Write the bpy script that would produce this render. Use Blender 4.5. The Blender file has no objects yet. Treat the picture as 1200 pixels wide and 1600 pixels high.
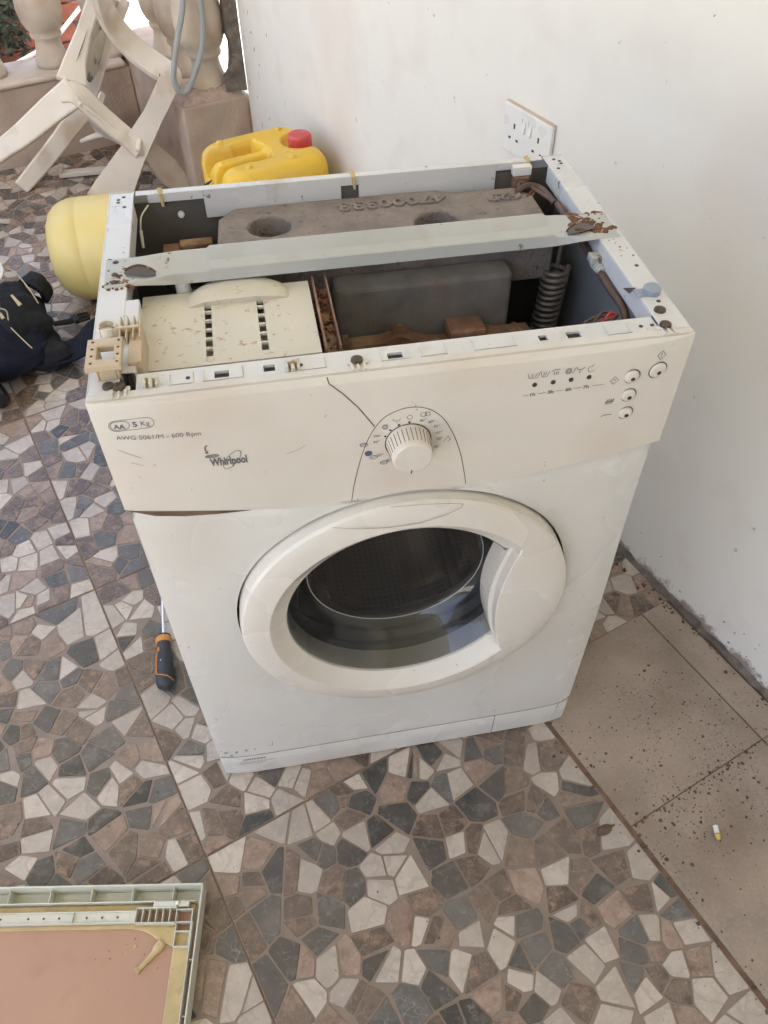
import bpy, math, random
from mathutils import Vector, Matrix, Euler
random.seed(7)
SC = bpy.context.scene
COL = SC.collection
pi = math.pi

# ------------------------------------------------------------------ camera
FPX = 1238.12
CAM = Vector((0.1771, -0.5981, 1.2993))
CROT = Euler((0.73008, 0.0075, -0.17378), 'XYZ')
cd = bpy.data.cameras.new('camera'); cam = bpy.data.objects.new('camera', cd); COL.objects.link(cam)
cam.location = CAM; cam.rotation_euler = CROT
cd.sensor_fit = 'VERTICAL'; cd.sensor_height = 36.0; cd.sensor_width = 27.0
cd.lens = FPX/1600*36.0; cd.clip_start = 0.02; cd.clip_end = 500
SC.camera = cam
# ------------------------------------------------------------------ sky, sun, exposure
TH = 0.35066                                   # floor grid and house wall are turned by this against the machine
SUN_EL = math.radians(70)
SUN_AZ = math.radians(165)                     # measured from +Y towards +X
w = bpy.data.worlds.new('World'); SC.world = w; w.use_nodes = True
nt = w.node_tree; bg = nt.nodes['Background']
sky = nt.nodes.new('ShaderNodeTexSky'); sky.sky_type = 'NISHITA'; sky.sun_disc = False
sky.sun_elevation = SUN_EL; sky.sun_rotation = SUN_AZ; sky.air_density = 0.85; sky.dust_density = 6.0; sky.ozone_density = 0.8
nt.links.new(sky.outputs[0], bg.inputs[0]); bg.inputs[1].default_value = 0.15
sd = bpy.data.lights.new('sun', 'SUN'); sd.energy = 3.0; sd.angle = math.radians(0.6); sd.color = (1.0, 0.95, 0.87)
sun = bpy.data.objects.new('sun', sd); COL.objects.link(sun); sun.location = (0, -3, 8)
sv = Vector((math.sin(SUN_AZ)*math.cos(SUN_EL), math.cos(SUN_AZ)*math.cos(SUN_EL), math.sin(SUN_EL)))
sun.rotation_euler = sv.to_track_quat('Z', 'Y').to_euler()
SC.view_settings.view_transform = 'Standard'; SC.view_settings.look = 'None'
SC.view_settings.exposure = 2.28; SC.view_settings.gamma = 1.0
SC.cycles.max_bounces = 10; SC.cycles.diffuse_bounces = 5; SC.cycles.transparent_max_bounces = 16
SC.cycles.caustics_reflective = False; SC.cycles.caustics_refractive = False
SC.cycles.sample_clamp_indirect = 3.0; SC.cycles.use_adaptive_sampling = False

# ------------------------------------------------------------------ coordinates
UA = Vector((math.cos(TH), math.sin(TH), 0)); VA = Vector((-math.sin(TH), math.cos(TH), 0))
def uv(u, v, z=0.0): return UA*u + VA*v + Vector((0, 0, z))
CM = CROT.to_matrix()
def project(P):
    q = CM.transposed() @ (Vector(P)-CAM)
    return 600+FPX*q.x/-q.z, 800-FPX*q.y/-q.z
def at(px, py, z):                             # point at height z seen at photo pixel (px, py)
    d = CM @ Vector(((px-600)/FPX, -(py-800)/FPX, -1.0))
    return CAM + d*((z-CAM.z)/d.z)

# ------------------------------------------------------------------ object helpers
def link_obj(o, parent=None):
    COL.objects.link(o)
    if parent is not None:
        o.parent = parent
        if parent.type == 'EMPTY': o.matrix_parent_inverse = Matrix.Translation(parent.location).inverted()
    return o
def tag(o, label, cat, group=None):
    o['label'] = label; o['category'] = cat
    if group: o['group'] = group
    return o
def thing(name, label, cat, loc, group=None):
    o = bpy.data.objects.new(name, None); o.empty_display_size = 0.05; o.location = loc
    COL.objects.link(o); return tag(o, label, cat, group)
class MB:
    def __init__(s): s.v = []; s.f = []; s.m = []
    def add(s, vs, fs, mi=0):
        b = len(s.v); s.v += [tuple(p) for p in vs]
        s.f += [tuple(b+i for i in f) for f in fs]; s.m += [mi]*len(fs); return s
    def box(s, x0, x1, y0, y1, z0, z1, M=None, mi=0):
        vs = [Vector(p) for p in ((x0,y0,z0),(x1,y0,z0),(x1,y1,z0),(x0,y1,z0),(x0,y0,z1),(x1,y0,z1),(x1,y1,z1),(x0,y1,z1))]
        if M is not None: vs = [M @ p for p in vs]
        return s.add(vs, [(3,2,1,0),(4,5,6,7),(0,1,5,4),(1,2,6,5),(2,3,7,6),(3,0,4,7)], mi)
    def loft(s, rings, closed=True, cap0=True, cap1=True, mi=0):
        n = len(rings[0]); vs = [p for r in rings for p in r]; fs = []
        for i in range(len(rings)-1):
            for j in range(n if closed else n-1):
                k = (j+1) % n
                fs.append((i*n+j, i*n+k, (i+1)*n+k, (i+1)*n+j))
        if cap0: fs.append(tuple(reversed(range(n))))
        if cap1: fs.append(tuple((len(rings)-1)*n+j for j in range(n)))
        return s.add(vs, fs, mi)
    def lathe(s, prof, n=32, M=None, cap0=True, cap1=True, mi=0):    # prof: (r, z)
        rings = []
        for r, z in prof:
            ring = [Vector((max(r,1e-5)*math.cos(2*pi*j/n), max(r,1e-5)*math.sin(2*pi*j/n), z)) for j in range(n)]
            if M is not None: ring = [M @ p for p in ring]
            rings.append(ring)
        return s.loft(rings, True, cap0, cap1, mi)
    def tube(s, path, r, n=8, mi=0):
        path = [Vector(p) for p in path]; rings = []; up = None
        for i, p in enumerate(path):
            t = (path[min(i+1,len(path)-1)]-path[max(i-1,0)]).normalized()
            if up is None: up = t.orthogonal().normalized()
            up = (up - t*up.dot(t)).normalized(); b = t.cross(up)
            rr = r[i] if isinstance(r, (list, tuple)) else r
            rings.append([p + (up*math.cos(2*pi*j/n)+b*math.sin(2*pi*j/n))*rr for j in range(n)])
        return s.loft(rings, True, True, True, mi)
    def strap(s, path, wd, th, nrm, mi=0):    # flat rectangular section swept along a path, nrm: approximate thickness direction
        path = [Vector(p) for p in path]; rings = []; nrm = Vector(nrm)
        for i, p in enumerate(path):
            t = (path[min(i+1,len(path)-1)]-path[max(i-1,0)]).normalized()
            nn = (nrm - t*nrm.dot(t)).normalized(); b = t.cross(nn)
            a = (wd[i] if isinstance(wd, (list, tuple)) else wd)/2; h = (th[i] if isinstance(th, (list, tuple)) else th)/2
            rings.append([p+b*(-a)+nn*(-h), p+b*a+nn*(-h), p+b*a+nn*h, p+b*(-a)+nn*h])
        return s.loft(rings, True, True, True, mi)
    def mesh(s, name, mats):
        me = bpy.data.meshes.new(name); me.from_pydata(s.v, [], s.f)
        for m in mats: me.materials.append(m)
        if len(mats) > 1: me.polygons.foreach_set('material_index', s.m)
        me.update(); return me
    def build(s, name, mat, parent=None, smooth=False, bevel=0, seg=2, fix=True):
        mats = mat if isinstance(mat, (list, tuple)) else [mat]
        me = s.mesh(name, mats)
        if fix:
            import bmesh
            bm = bmesh.new(); bm.from_mesh(me); bmesh.ops.recalc_face_normals(bm, faces=bm.faces); bm.to_mesh(me); bm.free()
        if smooth:
            me.polygons.foreach_set('use_smooth', [True]*len(me.polygons))
            try: me.set_sharp_from_angle(angle=math.radians(smooth if smooth is not True else 45))
            except Exception: pass
        o = bpy.data.objects.new(name, me); link_obj(o, parent)
        if bevel:
            b = o.modifiers.new('bevel', 'BEVEL'); b.width = bevel; b.segments = seg; b.limit_method = 'ANGLE'; b.angle_limit = math.radians(35)
        return o
def catmull(pts, k=6):
    pts = [Vector(p) for p in pts]; out = []
    for i in range(len(pts)-1):
        p0, p1, p2, p3 = pts[max(i-1,0)], pts[i], pts[i+1], pts[min(i+2,len(pts)-1)]
        for j in range(k):
            t = j/k
            out.append(0.5*((2*p1)+(p2-p0)*t+(2*p0-5*p1+4*p2-p3)*t*t+(3*p1-p0-3*p2+p3)*t**3))
    out.append(pts[-1]); return out
def smooth01(a, b, x):
    t = max(0, min(1, (x-a)/(b-a))); return t*t*(3-2*t)

# ------------------------------------------------------------------ materials
def mat(name, col, rough=0.5, var=0.08, scale=6.0, stains=(), bump=0.0, bscale=120.0, metal=0.0, spec=0.5, rvar=0.1, rnd=0.0, coat=0.0, veins=()):
    """Principled with large and fine colour variation, optional stains [(colour, noise scale, threshold, softness, amount)]"""
    m = bpy.data.materials.new(name); m.use_nodes = True; n = m.node_tree; N = n.nodes; L = n.links
    b = N['Principled BSDF']; tc = N.new('ShaderNodeTexCoord')
    def noise(sc, det=5, ro=0.6, off=0.0):
        t = N.new('ShaderNodeTexNoise'); t.inputs['Scale'].default_value = sc; t.inputs['Detail'].default_value = det; t.inputs['Roughness'].default_value = ro
        if off:
            mp = N.new('ShaderNodeMapping'); mp.inputs['Location'].default_value = (off, off*1.7, off*0.6); L.new(tc.outputs['Object'], mp.inputs[0]); L.new(mp.outputs[0], t.inputs['Vector'])
        else: L.new(tc.outputs['Object'], t.inputs['Vector'])
        return t
    n1 = noise(scale, 1 if scale < 12.5 else 5, 0.5); mr = N.new('ShaderNodeMapRange'); mr.inputs[1].default_value = 0.3; mr.inputs[2].default_value = 0.7
    mr.inputs[3].default_value = 1-var; mr.inputs[4].default_value = 1+var; L.new(n1.outputs[0], mr.inputs[0])
    val = mr.outputs[0]
    if rnd:
        oi = N.new('ShaderNodeObjectInfo'); gi = N.new('ShaderNodeNewGeometry'); ad = N.new('ShaderNodeMath'); ad.operation = 'ADD'
        L.new(oi.outputs['Random'], ad.inputs[0]); L.new(gi.outputs['Random Per Island'], ad.inputs[1])
        fr = N.new('ShaderNodeMath'); fr.operation = 'FRACT'; L.new(ad.outputs[0], fr.inputs[0])
        m2 = N.new('ShaderNodeMapRange'); m2.inputs[3].default_value = 1-rnd; m2.inputs[4].default_value = 1+rnd; L.new(fr.outputs[0], m2.inputs[0])
        mu = N.new('ShaderNodeMath'); mu.operation = 'MULTIPLY'; L.new(val, mu.inputs[0]); L.new(m2.outputs[0], mu.inputs[1]); val = mu.outputs[0]
    vm = N.new('ShaderNodeVectorMath'); vm.operation = 'SCALE'; vm.inputs[0].default_value = col; L.new(val, vm.inputs['Scale'])
    cur = vm.outputs[0]; rcur = None
    for i, (sc_, ns, thr, soft, amt) in enumerate(stains):
        t = noise(ns, 2 if ns < 12.5 else 8, 0.5 if ns < 12.5 else 0.65, 3.1*(i+1)); r = N.new('ShaderNodeMapRange'); r.inputs[1].default_value = thr; r.inputs[2].default_value = thr+soft
        r.inputs[3].default_value = 0; r.inputs[4].default_value = amt; r.clamp = True; L.new(t.outputs[0], r.inputs[0])
        mx = N.new('ShaderNodeMix'); mx.data_type = 'RGBA'; L.new(r.outputs[0], mx.inputs[0]); L.new(cur, mx.inputs[6]); mx.inputs[7].default_value = (*sc_, 1); cur = mx.outputs[2]
    for i, (vc, ns, wd_, amt) in enumerate(veins):
        t = noise(ns, 3, 0.5, 7.7*(i+1)); ab = N.new('ShaderNodeMath'); ab.operation = 'SUBTRACT'; L.new(t.outputs[0], ab.inputs[0]); ab.inputs[1].default_value = 0.5
        ab2 = N.new('ShaderNodeMath'); ab2.operation = 'ABSOLUTE'; L.new(ab.outputs[0], ab2.inputs[0])
        r = N.new('ShaderNodeMapRange'); r.inputs[1].default_value = 0; r.inputs[2].default_value = wd_; r.inputs[3].default_value = amt; r.inputs[4].default_value = 0; L.new(ab2.outputs[0], r.inputs[0])
        mx = N.new('ShaderNodeMix'); mx.data_type = 'RGBA'; L.new(r.outputs[0], mx.inputs[0]); L.new(cur, mx.inputs[6]); mx.inputs[7].default_value = (*vc, 1); cur = mx.outputs[2]
    L.new(cur, b.inputs['Base Color'])
    rn = noise(scale*2.3, 1 if scale < 12.5 else 4, 0.5, 9.0); rr = N.new('ShaderNodeMapRange'); rr.inputs[1].default_value = 0.3; rr.inputs[2].default_value = 0.7
    rr.inputs[3].default_value = max(0.02, rough-rvar); rr.inputs[4].default_value = min(1, rough+rvar); L.new(rn.outputs[0], rr.inputs[0]); L.new(rr.outputs[0], b.inputs['Roughness'])
    b.inputs['Metallic'].default_value = metal; b.inputs['Specular IOR Level'].default_value = spec
    b.inputs['Coat Weight'].default_value = coat; b.inputs['Coat Roughness'].default_value = 0.1
    if bump:
        bn = noise(bscale, 4, 0.6, 5.0); bp = N.new('ShaderNodeBump'); bp.inputs['Strength'].default_value = 1.0; bp.inputs['Distance'].default_value = bump
        L.new(bn.outputs[0], bp.inputs['Height']); L.new(bp.outputs[0], b.inputs['Normal'])
    return m
RUST = (0.16, 0.055, 0.022); DUST = (0.33, 0.24, 0.17)
M = {}
M['enamel'] = mat('white_enamel', (0.635, 0.63, 0.60), 0.27, 0.02, 4, [((0.53,0.47,0.39), 4, 0.48, 0.3, 0.4), ((0.25,0.19,0.14), 75, 0.675, 0.03, 0.7)])
M['panel'] = mat('yellowed_plastic', (0.635, 0.607, 0.555), 0.42, 0.03, 5, [((0.53,0.42,0.33), 7, 0.5, 0.25, 0.45), ((0.28,0.19,0.13), 80, 0.675, 0.03, 0.6)])
M['ringwhite'] = mat('door_white_plastic', (0.66, 0.635, 0.585), 0.3, 0.02, 5, [((0.52,0.43,0.33), 5, 0.5, 0.35, 0.35), ((0.2,0.14,0.1), 70, 0.675, 0.03, 0.8)])
M['steel'] = mat('painted_steel', (0.63, 0.63, 0.625), 0.36, 0.04, 8, [((0.45,0.36,0.26), 14, 0.58, 0.12, 0.55), (RUST, 60, 0.655, 0.04, 0.8)])
M['brace'] = mat('grey_painted_brace', (0.45, 0.46, 0.445), 0.42, 0.05, 10, [((0.36,0.28,0.2), 12, 0.55, 0.15, 0.55), (RUST, 45, 0.63, 0.05, 0.9)])
M['rust'] = mat('flaking_rust', (0.15, 0.062, 0.032), 0.85, 0.35, 60, [((0.42,0.33,0.25), 90, 0.58, 0.05, 0.8), ((0.05,0.02,0.012), 50, 0.58, 0.08, 0.8)], bump=0.002, bscale=150)
M['tanrust'] = mat('rusty_bracket', (0.21, 0.115, 0.072), 0.8, 0.3, 25, [((0.40,0.27,0.17), 30, 0.5, 0.15, 0.8)], bump=0.0012, bscale=120)
M['cream'] = mat('cream_plastic', (0.60, 0.565, 0.475), 0.45, 0.04, 12, [((0.40,0.22,0.13), 9, 0.60, 0.2, 0.5), ((0.38,0.18,0.09), 70, 0.60, 0.06, 0.75), ((0.10,0.07,0.05), 120, 0.66, 0.03, 0.9)])
M['amber'] = mat('aged_plastic', (0.52, 0.42, 0.29), 0.5, 0.1, 30, [((0.34,0.19,0.10), 50, 0.58, 0.1, 0.7)])
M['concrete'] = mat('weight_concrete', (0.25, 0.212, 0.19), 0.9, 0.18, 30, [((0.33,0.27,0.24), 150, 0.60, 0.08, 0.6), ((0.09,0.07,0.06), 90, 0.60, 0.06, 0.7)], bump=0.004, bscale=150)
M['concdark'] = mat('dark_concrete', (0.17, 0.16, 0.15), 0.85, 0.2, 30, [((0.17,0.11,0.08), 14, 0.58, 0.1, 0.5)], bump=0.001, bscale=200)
M['tub'] = mat('tub_plastic', (0.045, 0.045, 0.047), 0.6, 0.2, 12, [((0.12,0.08,0.055), 14, 0.58, 0.12, 0.6)])
M['black'] = mat('black_rubber', (0.018, 0.018, 0.02), 0.5, 0.2, 12)
M['rubber'] = mat('grey_gasket', (0.10, 0.10, 0.10), 0.45, 0.1, 12)
M['dot'] = mat('dark_ink', (0.045, 0.038, 0.034), 0.6, 0.05)
M['ink'] = mat('grey_print', (0.15, 0.145, 0.155), 0.6, 0.05)
M['inkblue'] = mat('blue_print', (0.10, 0.11, 0.20), 0.6, 0.05)
M['seam'] = mat('seam_dirt_and_shade', (0.13, 0.08, 0.052), 0.9, 0.3, 40)  # dirt in the seams; also colours the painted shade under the panel lip
M['groove'] = mat('groove_grime', (0.27, 0.18, 0.12), 0.8, 0.2, 60)
M['copper'] = mat('brown_wire', (0.10, 0.055, 0.04), 0.5, 0.2, 60)
M['coil'] = mat('coil_wrap', (0.36, 0.30, 0.2), 0.6, 0.1, 60)
M['screw'] = mat('rusty_screw', (0.10, 0.075, 0.06), 0.5, 0.3, 200, metal=0.5)
M['chrome'] = mat('bright_steel', (0.72, 0.73, 0.76), 0.18, 0.02, 10, metal=1.0)
M['wall'] = None
M['grout'] = mat('tile_grout', (0.232, 0.18, 0.142), 0.5, 0.1, 30, [((0.14,0.1,0.08), 40, 0.62, 0.1, 0.5)])
M['joint'] = mat('joint_dirt', (0.17, 0.105, 0.072), 0.9, 0.3, 40)
CH = [mat('cream_stone', (0.465, 0.405, 0.345), 0.22, 0.08, 45, [((0.35,0.295,0.25), 18, 0.5, 0.2, 0.6), ((0.16,0.10,0.07), 150, 0.645, 0.03, 0.7), ((0.26,0.20,0.155), 6, 0.42, 0.3, 0.28)], rnd=0.16, veins=[((0.33,0.285,0.25), 16, 0.03, 0.55)]),
      mat('slate_stone', (0.092, 0.086, 0.079), 0.22, 0.2, 45, [((0.19,0.18,0.165), 38, 0.54, 0.12, 0.6), ((0.05,0.05,0.05), 30, 0.56, 0.12, 0.5), ((0.26,0.20,0.155), 6, 0.42, 0.3, 0.28)], rnd=0.5, veins=[((0.34,0.33,0.31), 17, 0.004, 0.55)]),
      mat('brown_stone', (0.135, 0.098, 0.076), 0.24, 0.25, 60, [((0.33,0.215,0.155), 40, 0.54, 0.1, 0.75), ((0.055,0.035,0.027), 48, 0.56, 0.1, 0.75), ((0.26,0.20,0.155), 6, 0.42, 0.3, 0.28)], rnd=0.3, veins=[((0.36,0.27,0.21), 26, 0.008, 0.6)]),
      mat('rose_stone', (0.27, 0.195, 0.15), 0.24, 0.2, 55, [((0.15,0.08,0.055), 42, 0.54, 0.12, 0.7), ((0.42,0.31,0.25), 50, 0.57, 0.1, 0.6), ((0.26,0.20,0.155), 6, 0.42, 0.3, 0.28)], rnd=0.25, veins=[((0.13,0.08,0.06), 24, 0.008, 0.5)])]
M['slab'] = mat('cement_slab', (0.325, 0.26, 0.205), 0.85, 0.10, 9, [((0.38,0.32,0.265), 160, 0.45, 0.2, 0.6), ((0.19,0.135,0.10), 8, 0.50, 0.22, 0.6), ((0.09,0.06,0.04), 210, 0.66, 0.03, 0.8)], bump=0.0012, bscale=260)
M['soil'] = mat('dirt_crumbs', (0.11, 0.075, 0.052), 0.95, 0.4, 90)
M['plinth'] = mat('old_plaster', (0.48, 0.375, 0.295), 0.9, 0.12, 8, [((0.30,0.20,0.14), 6, 0.52, 0.2, 0.6), ((0.15,0.11,0.09), 30, 0.68, 0.05, 0.6)], bump=0.003, bscale=70)
M['baluster'] = mat('cast_baluster', (0.56, 0.475, 0.385), 0.85, 0.1, 10, [((0.40,0.28,0.19), 8, 0.55, 0.15, 0.6), ((0.12,0.09,0.07), 55, 0.69, 0.04, 0.8)], bump=0.002, bscale=90)
M['rubble'] = mat('crumbly_mortar', (0.47, 0.35, 0.29), 0.95, 0.15, 40, [((0.26,0.17,0.13), 60, 0.58, 0.08, 0.7)], bump=0.004, bscale=60)
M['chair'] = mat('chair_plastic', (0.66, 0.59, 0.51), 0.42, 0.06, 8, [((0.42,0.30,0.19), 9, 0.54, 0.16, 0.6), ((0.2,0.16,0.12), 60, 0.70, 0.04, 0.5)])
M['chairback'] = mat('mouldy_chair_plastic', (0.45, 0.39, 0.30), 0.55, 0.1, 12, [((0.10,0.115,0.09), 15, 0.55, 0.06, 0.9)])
M['yellow'] = mat('yellow_plastic', (0.74, 0.47, 0.035), 0.36, 0.05, 10, [((0.62,0.40,0.13), 7, 0.5, 0.2, 0.5)])
M['red'] = mat('red_cap', (0.58, 0.07, 0.07), 0.42, 0.1, 20, [((0.62,0.25,0.22), 20, 0.52, 0.15, 0.6)])
M['pale'] = mat('pale_yellow_plastic', (0.66, 0.53, 0.20), 0.42, 0.05, 6, [((0.52,0.40,0.18), 5, 0.55, 0.2, 0.5)])
M['navy'] = mat('navy_fabric', (0.008, 0.010, 0.021), 0.8, 0.25, 30, bump=0.0006, bscale=700, spec=0.25)
M['blackfab'] = mat('black_fabric', (0.012, 0.013, 0.016), 0.75, 0.25, 30, bump=0.0006, bscale=700, spec=0.25)
M['gold'] = mat('gold_zip', (0.42, 0.33, 0.18), 0.4, 0.1, 60, metal=0.4)
M['piping'] = mat('pale_piping', (0.60, 0.58, 0.52), 0.6, 0.1, 60)
M['board'] = mat('brown_board', (0.42, 0.25, 0.17), 0.42, 0.05, 5, [((0.30,0.14,0.08), 12, 0.60, 0.15, 0.5), ((0.18,0.08,0.05), 120, 0.70, 0.03, 0.7)])
M['glue'] = mat('dried_glue', (0.50, 0.385, 0.19), 0.35, 0.15, 25, [((0.38,0.24,0.10), 20, 0.55, 0.15, 0.7)])
M['lid'] = mat('lid_plastic', (0.60, 0.595, 0.50), 0.45, 0.05, 15, [((0.42,0.30,0.17), 14, 0.6, 0.12, 0.5)])
M['grip'] = mat('grip_rubber', (0.035, 0.037, 0.042), 0.55, 0.1, 60)
M['orange'] = mat('orange_rubber', (0.60, 0.24, 0.05), 0.5, 0.1, 60)
M['socket'] = mat('socket_plastic', (0.735, 0.72, 0.685), 0.35, 0.03, 10)
M['socketdirt'] = mat('socket_grime', (0.62, 0.47, 0.36), 0.6, 0.1, 30)
M['hose'] = mat('grey_hose', (0.32, 0.325, 0.325), 0.5, 0.05, 10)
M['brick'] = mat('red_brick', (0.30, 0.10, 0.065), 0.9, 0.2, 14, [((0.16,0.06,0.04), 8, 0.52, 0.15, 0.7)], rnd=0.2, bump=0.003, bscale=60)
M['yard'] = mat('pale_yard', (0.46, 0.45, 0.385), 0.95, 0.08, 0.7)
M['roof'] = mat('soffit', (0.61, 0.595, 0.53), 0.9, 0.05, 2)
M['whitepipe'] = mat('white_pipe', (0.78, 0.77, 0.74), 0.5, 0.03)
M['inside'] = mat('shaded_grimy_inside', (0.115, 0.108, 0.10), 0.6, 0.2, 9, [((0.20,0.16,0.12), 8, 0.52, 0.2, 0.5), ((0.07,0.05,0.04), 30, 0.62, 0.1, 0.6)])  # grime, with the darkness of the unlit cabinet put into the colour
M['insideblue'] = mat('shaded_bluegrey_inside', (0.26, 0.28, 0.30), 0.45, 0.1, 7, [((0.16,0.12,0.09), 9, 0.6, 0.15, 0.5)])  # cabinet shade put into the base colour
M['mould'] = mat('black_mould', (0.15, 0.125, 0.105), 0.95, 0.35, 40, [((0.30,0.25,0.21), 45, 0.6, 0.06, 0.7)], bump=0.003, bscale=80)

def make_wall_mat():
    m = mat('wall_paint', (0.745, 0.718, 0.66), 0.6, 0.03, 1.6, [((0.64,0.54,0.45), 2.6, 0.53, 0.2, 0.5), ((0.66,0.60,0.54), 11, 0.52, 0.2, 0.35), ((0.34,0.26,0.2), 34, 0.675, 0.03, 0.6)], bump=0.004, bscale=7)
    n = m.node_tree; N = n.nodes; L = n.links; b = N['Principled BSDF']
    src = b.inputs['Base Color'].links[0].from_socket
    tc = N.new('ShaderNodeTexCoord'); sp = N.new('ShaderNodeSeparateXYZ'); L.new(tc.outputs['Object'], sp.inputs[0])
    no = N.new('ShaderNodeTexNoise'); no.inputs['Scale'].default_value = 16; no.inputs['Detail'].default_value = 8; no.inputs['Roughness'].default_value = 0.7; L.new(tc.outputs['Object'], no.inputs['Vector'])
    # damp stain creeping up from the floor: a ragged tide line, and flaked paint near the end of the wall
    a = N.new('ShaderNodeMath'); a.operation = 'MULTIPLY_ADD'; a.inputs[1].default_value = 0.13; L.new(no.outputs[0], a.inputs[0]); a.inputs[2].default_value = -0.037
    d = N.new('ShaderNodeMath'); d.operation = 'SUBTRACT'; L.new(a.outputs[0], d.inputs[0]); L.new(sp.outputs['Z'], d.inputs[1])
    r = N.new('ShaderNodeMapRange'); r.inputs[1].default_value = 0.0; r.inputs[2].default_value = 0.012; r.inputs[4].default_value = 0.85; L.new(d.outputs[0], r.inputs[0])
    mx = N.new('ShaderNodeMix'); mx.data_type = 'RGBA'; L.new(r.outputs[0], mx.inputs[0]); L.new(src, mx.inputs[6]); mx.inputs[7].default_value = (0.22, 0.175, 0.15, 1)
    L.new(mx.outputs[2], b.inputs['Base Color']); return m
M['wall'] = make_wall_mat()

def make_glass():
    m = bpy.data.materials.new('door_glass'); m.use_nodes = True; n = m.node_tree; N = n.nodes; L = n.links
    out = N['Material Output']; N.remove(N['Principled BSDF'])
    t = N.new('ShaderNodeBsdfTransparent'); t.inputs[0].default_value = (0.60, 0.61, 0.62, 1)
    g = N.new('ShaderNodeBsdfGlossy'); g.inputs['Roughness'].default_value = 0.06; g.inputs[0].default_value = (1, 1, 1, 1)
    df = N.new('ShaderNodeBsdfDiffuse'); df.inputs[0].default_value = (0.30, 0.30, 0.29, 1)
    fr = N.new('ShaderNodeFresnel'); fr.inputs[0].default_value = 1.55
    m0 = N.new('ShaderNodeMixShader'); m0.inputs[0].default_value = 0.05; L.new(t.outputs[0], m0.inputs[1]); L.new(df.outputs[0], m0.inputs[2])
    mx = N.new('ShaderNodeMixShader'); L.new(fr.outputs[0], mx.inputs[0]); L.new(m0.outputs[0], mx.inputs[1]); L.new(g.outputs[0], mx.inputs[2])
    L.new(mx.outputs[0], out.inputs['Surface']); return m
M['glass'] = make_glass()
def make_drum():
    m = mat('drum_steel', (0.13, 0.125, 0.12), 0.45, 0.1, 10, metal=0.6)
    n = m.node_tree; N = n.nodes; L = n.links; b = N['Principled BSDF']; src = b.inputs['Base Color'].links[0].from_socket
    tc = N.new('ShaderNodeTexCoord'); v = N.new('ShaderNodeTexVoronoi'); v.inputs['Scale'].default_value = 105; v.inputs['Randomness'].default_value = 0.0; L.new(tc.outputs['Object'], v.inputs['Vector'])
    r = N.new('ShaderNodeMapRange'); r.inputs[1].default_value = 0.32; r.inputs[2].default_value = 0.40; r.inputs[3].default_value = 0.4; r.inputs[4].default_value = 0; L.new(v.outputs['Distance'], r.inputs[0])
    mx = N.new('ShaderNodeMix'); mx.data_type = 'RGBA'; L.new(r.outputs[0], mx.inputs[0]); L.new(src, mx.inputs[6]); mx.inputs[7].default_value = (0.01, 0.01, 0.01, 1)
    L.new(mx.outputs[2], b.inputs['Base Color']); return m
M['drum'] = make_drum()

# ================================================================== SETTING
def struct(o): o['kind'] = 'structure'; return o
TS = 0.607; U0 = -0.0765; V0 = 0.504
UW = 0.912                                     # house wall
Muv = Matrix(((UA.x, VA.x, 0, 0), (UA.y, VA.y, 0, 0), (0, 0, 1, 0), (0, 0, 0, 1)))   # (u, v, z) -> world
mb = MB(); mb.box(-70, 70, -70, 70, -0.6, -0.16, Muv); struct(mb.build('yard_ground', M['yard']))
mb = MB(); mb.box(-1.95, UW+0.2, -3.3, 2.52, -0.3, -0.0018, Muv); floor = struct(mb.build('floor', M['joint']))
mb = MB(); mb.box(UW, UW+0.2, -3.3, 1.89, -0.3, 2.75, Muv); wall = mb.build('wall', M['wall']); struct(wall)
mb = MB(); mb.box(-2.1, UW+0.5, -3.4, 2.72, 2.752, 2.9, Muv); struct(mb.build('veranda_ceiling', M['roof']))

mb = MB(); mb.box(-2.1, UW-0.002, -3.3, -3.1, -0.3, 2.75, Muv); struct(mb.build('light_block_wall', M['wall']))  # unseen wall added behind the camera to cut light from the front

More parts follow.
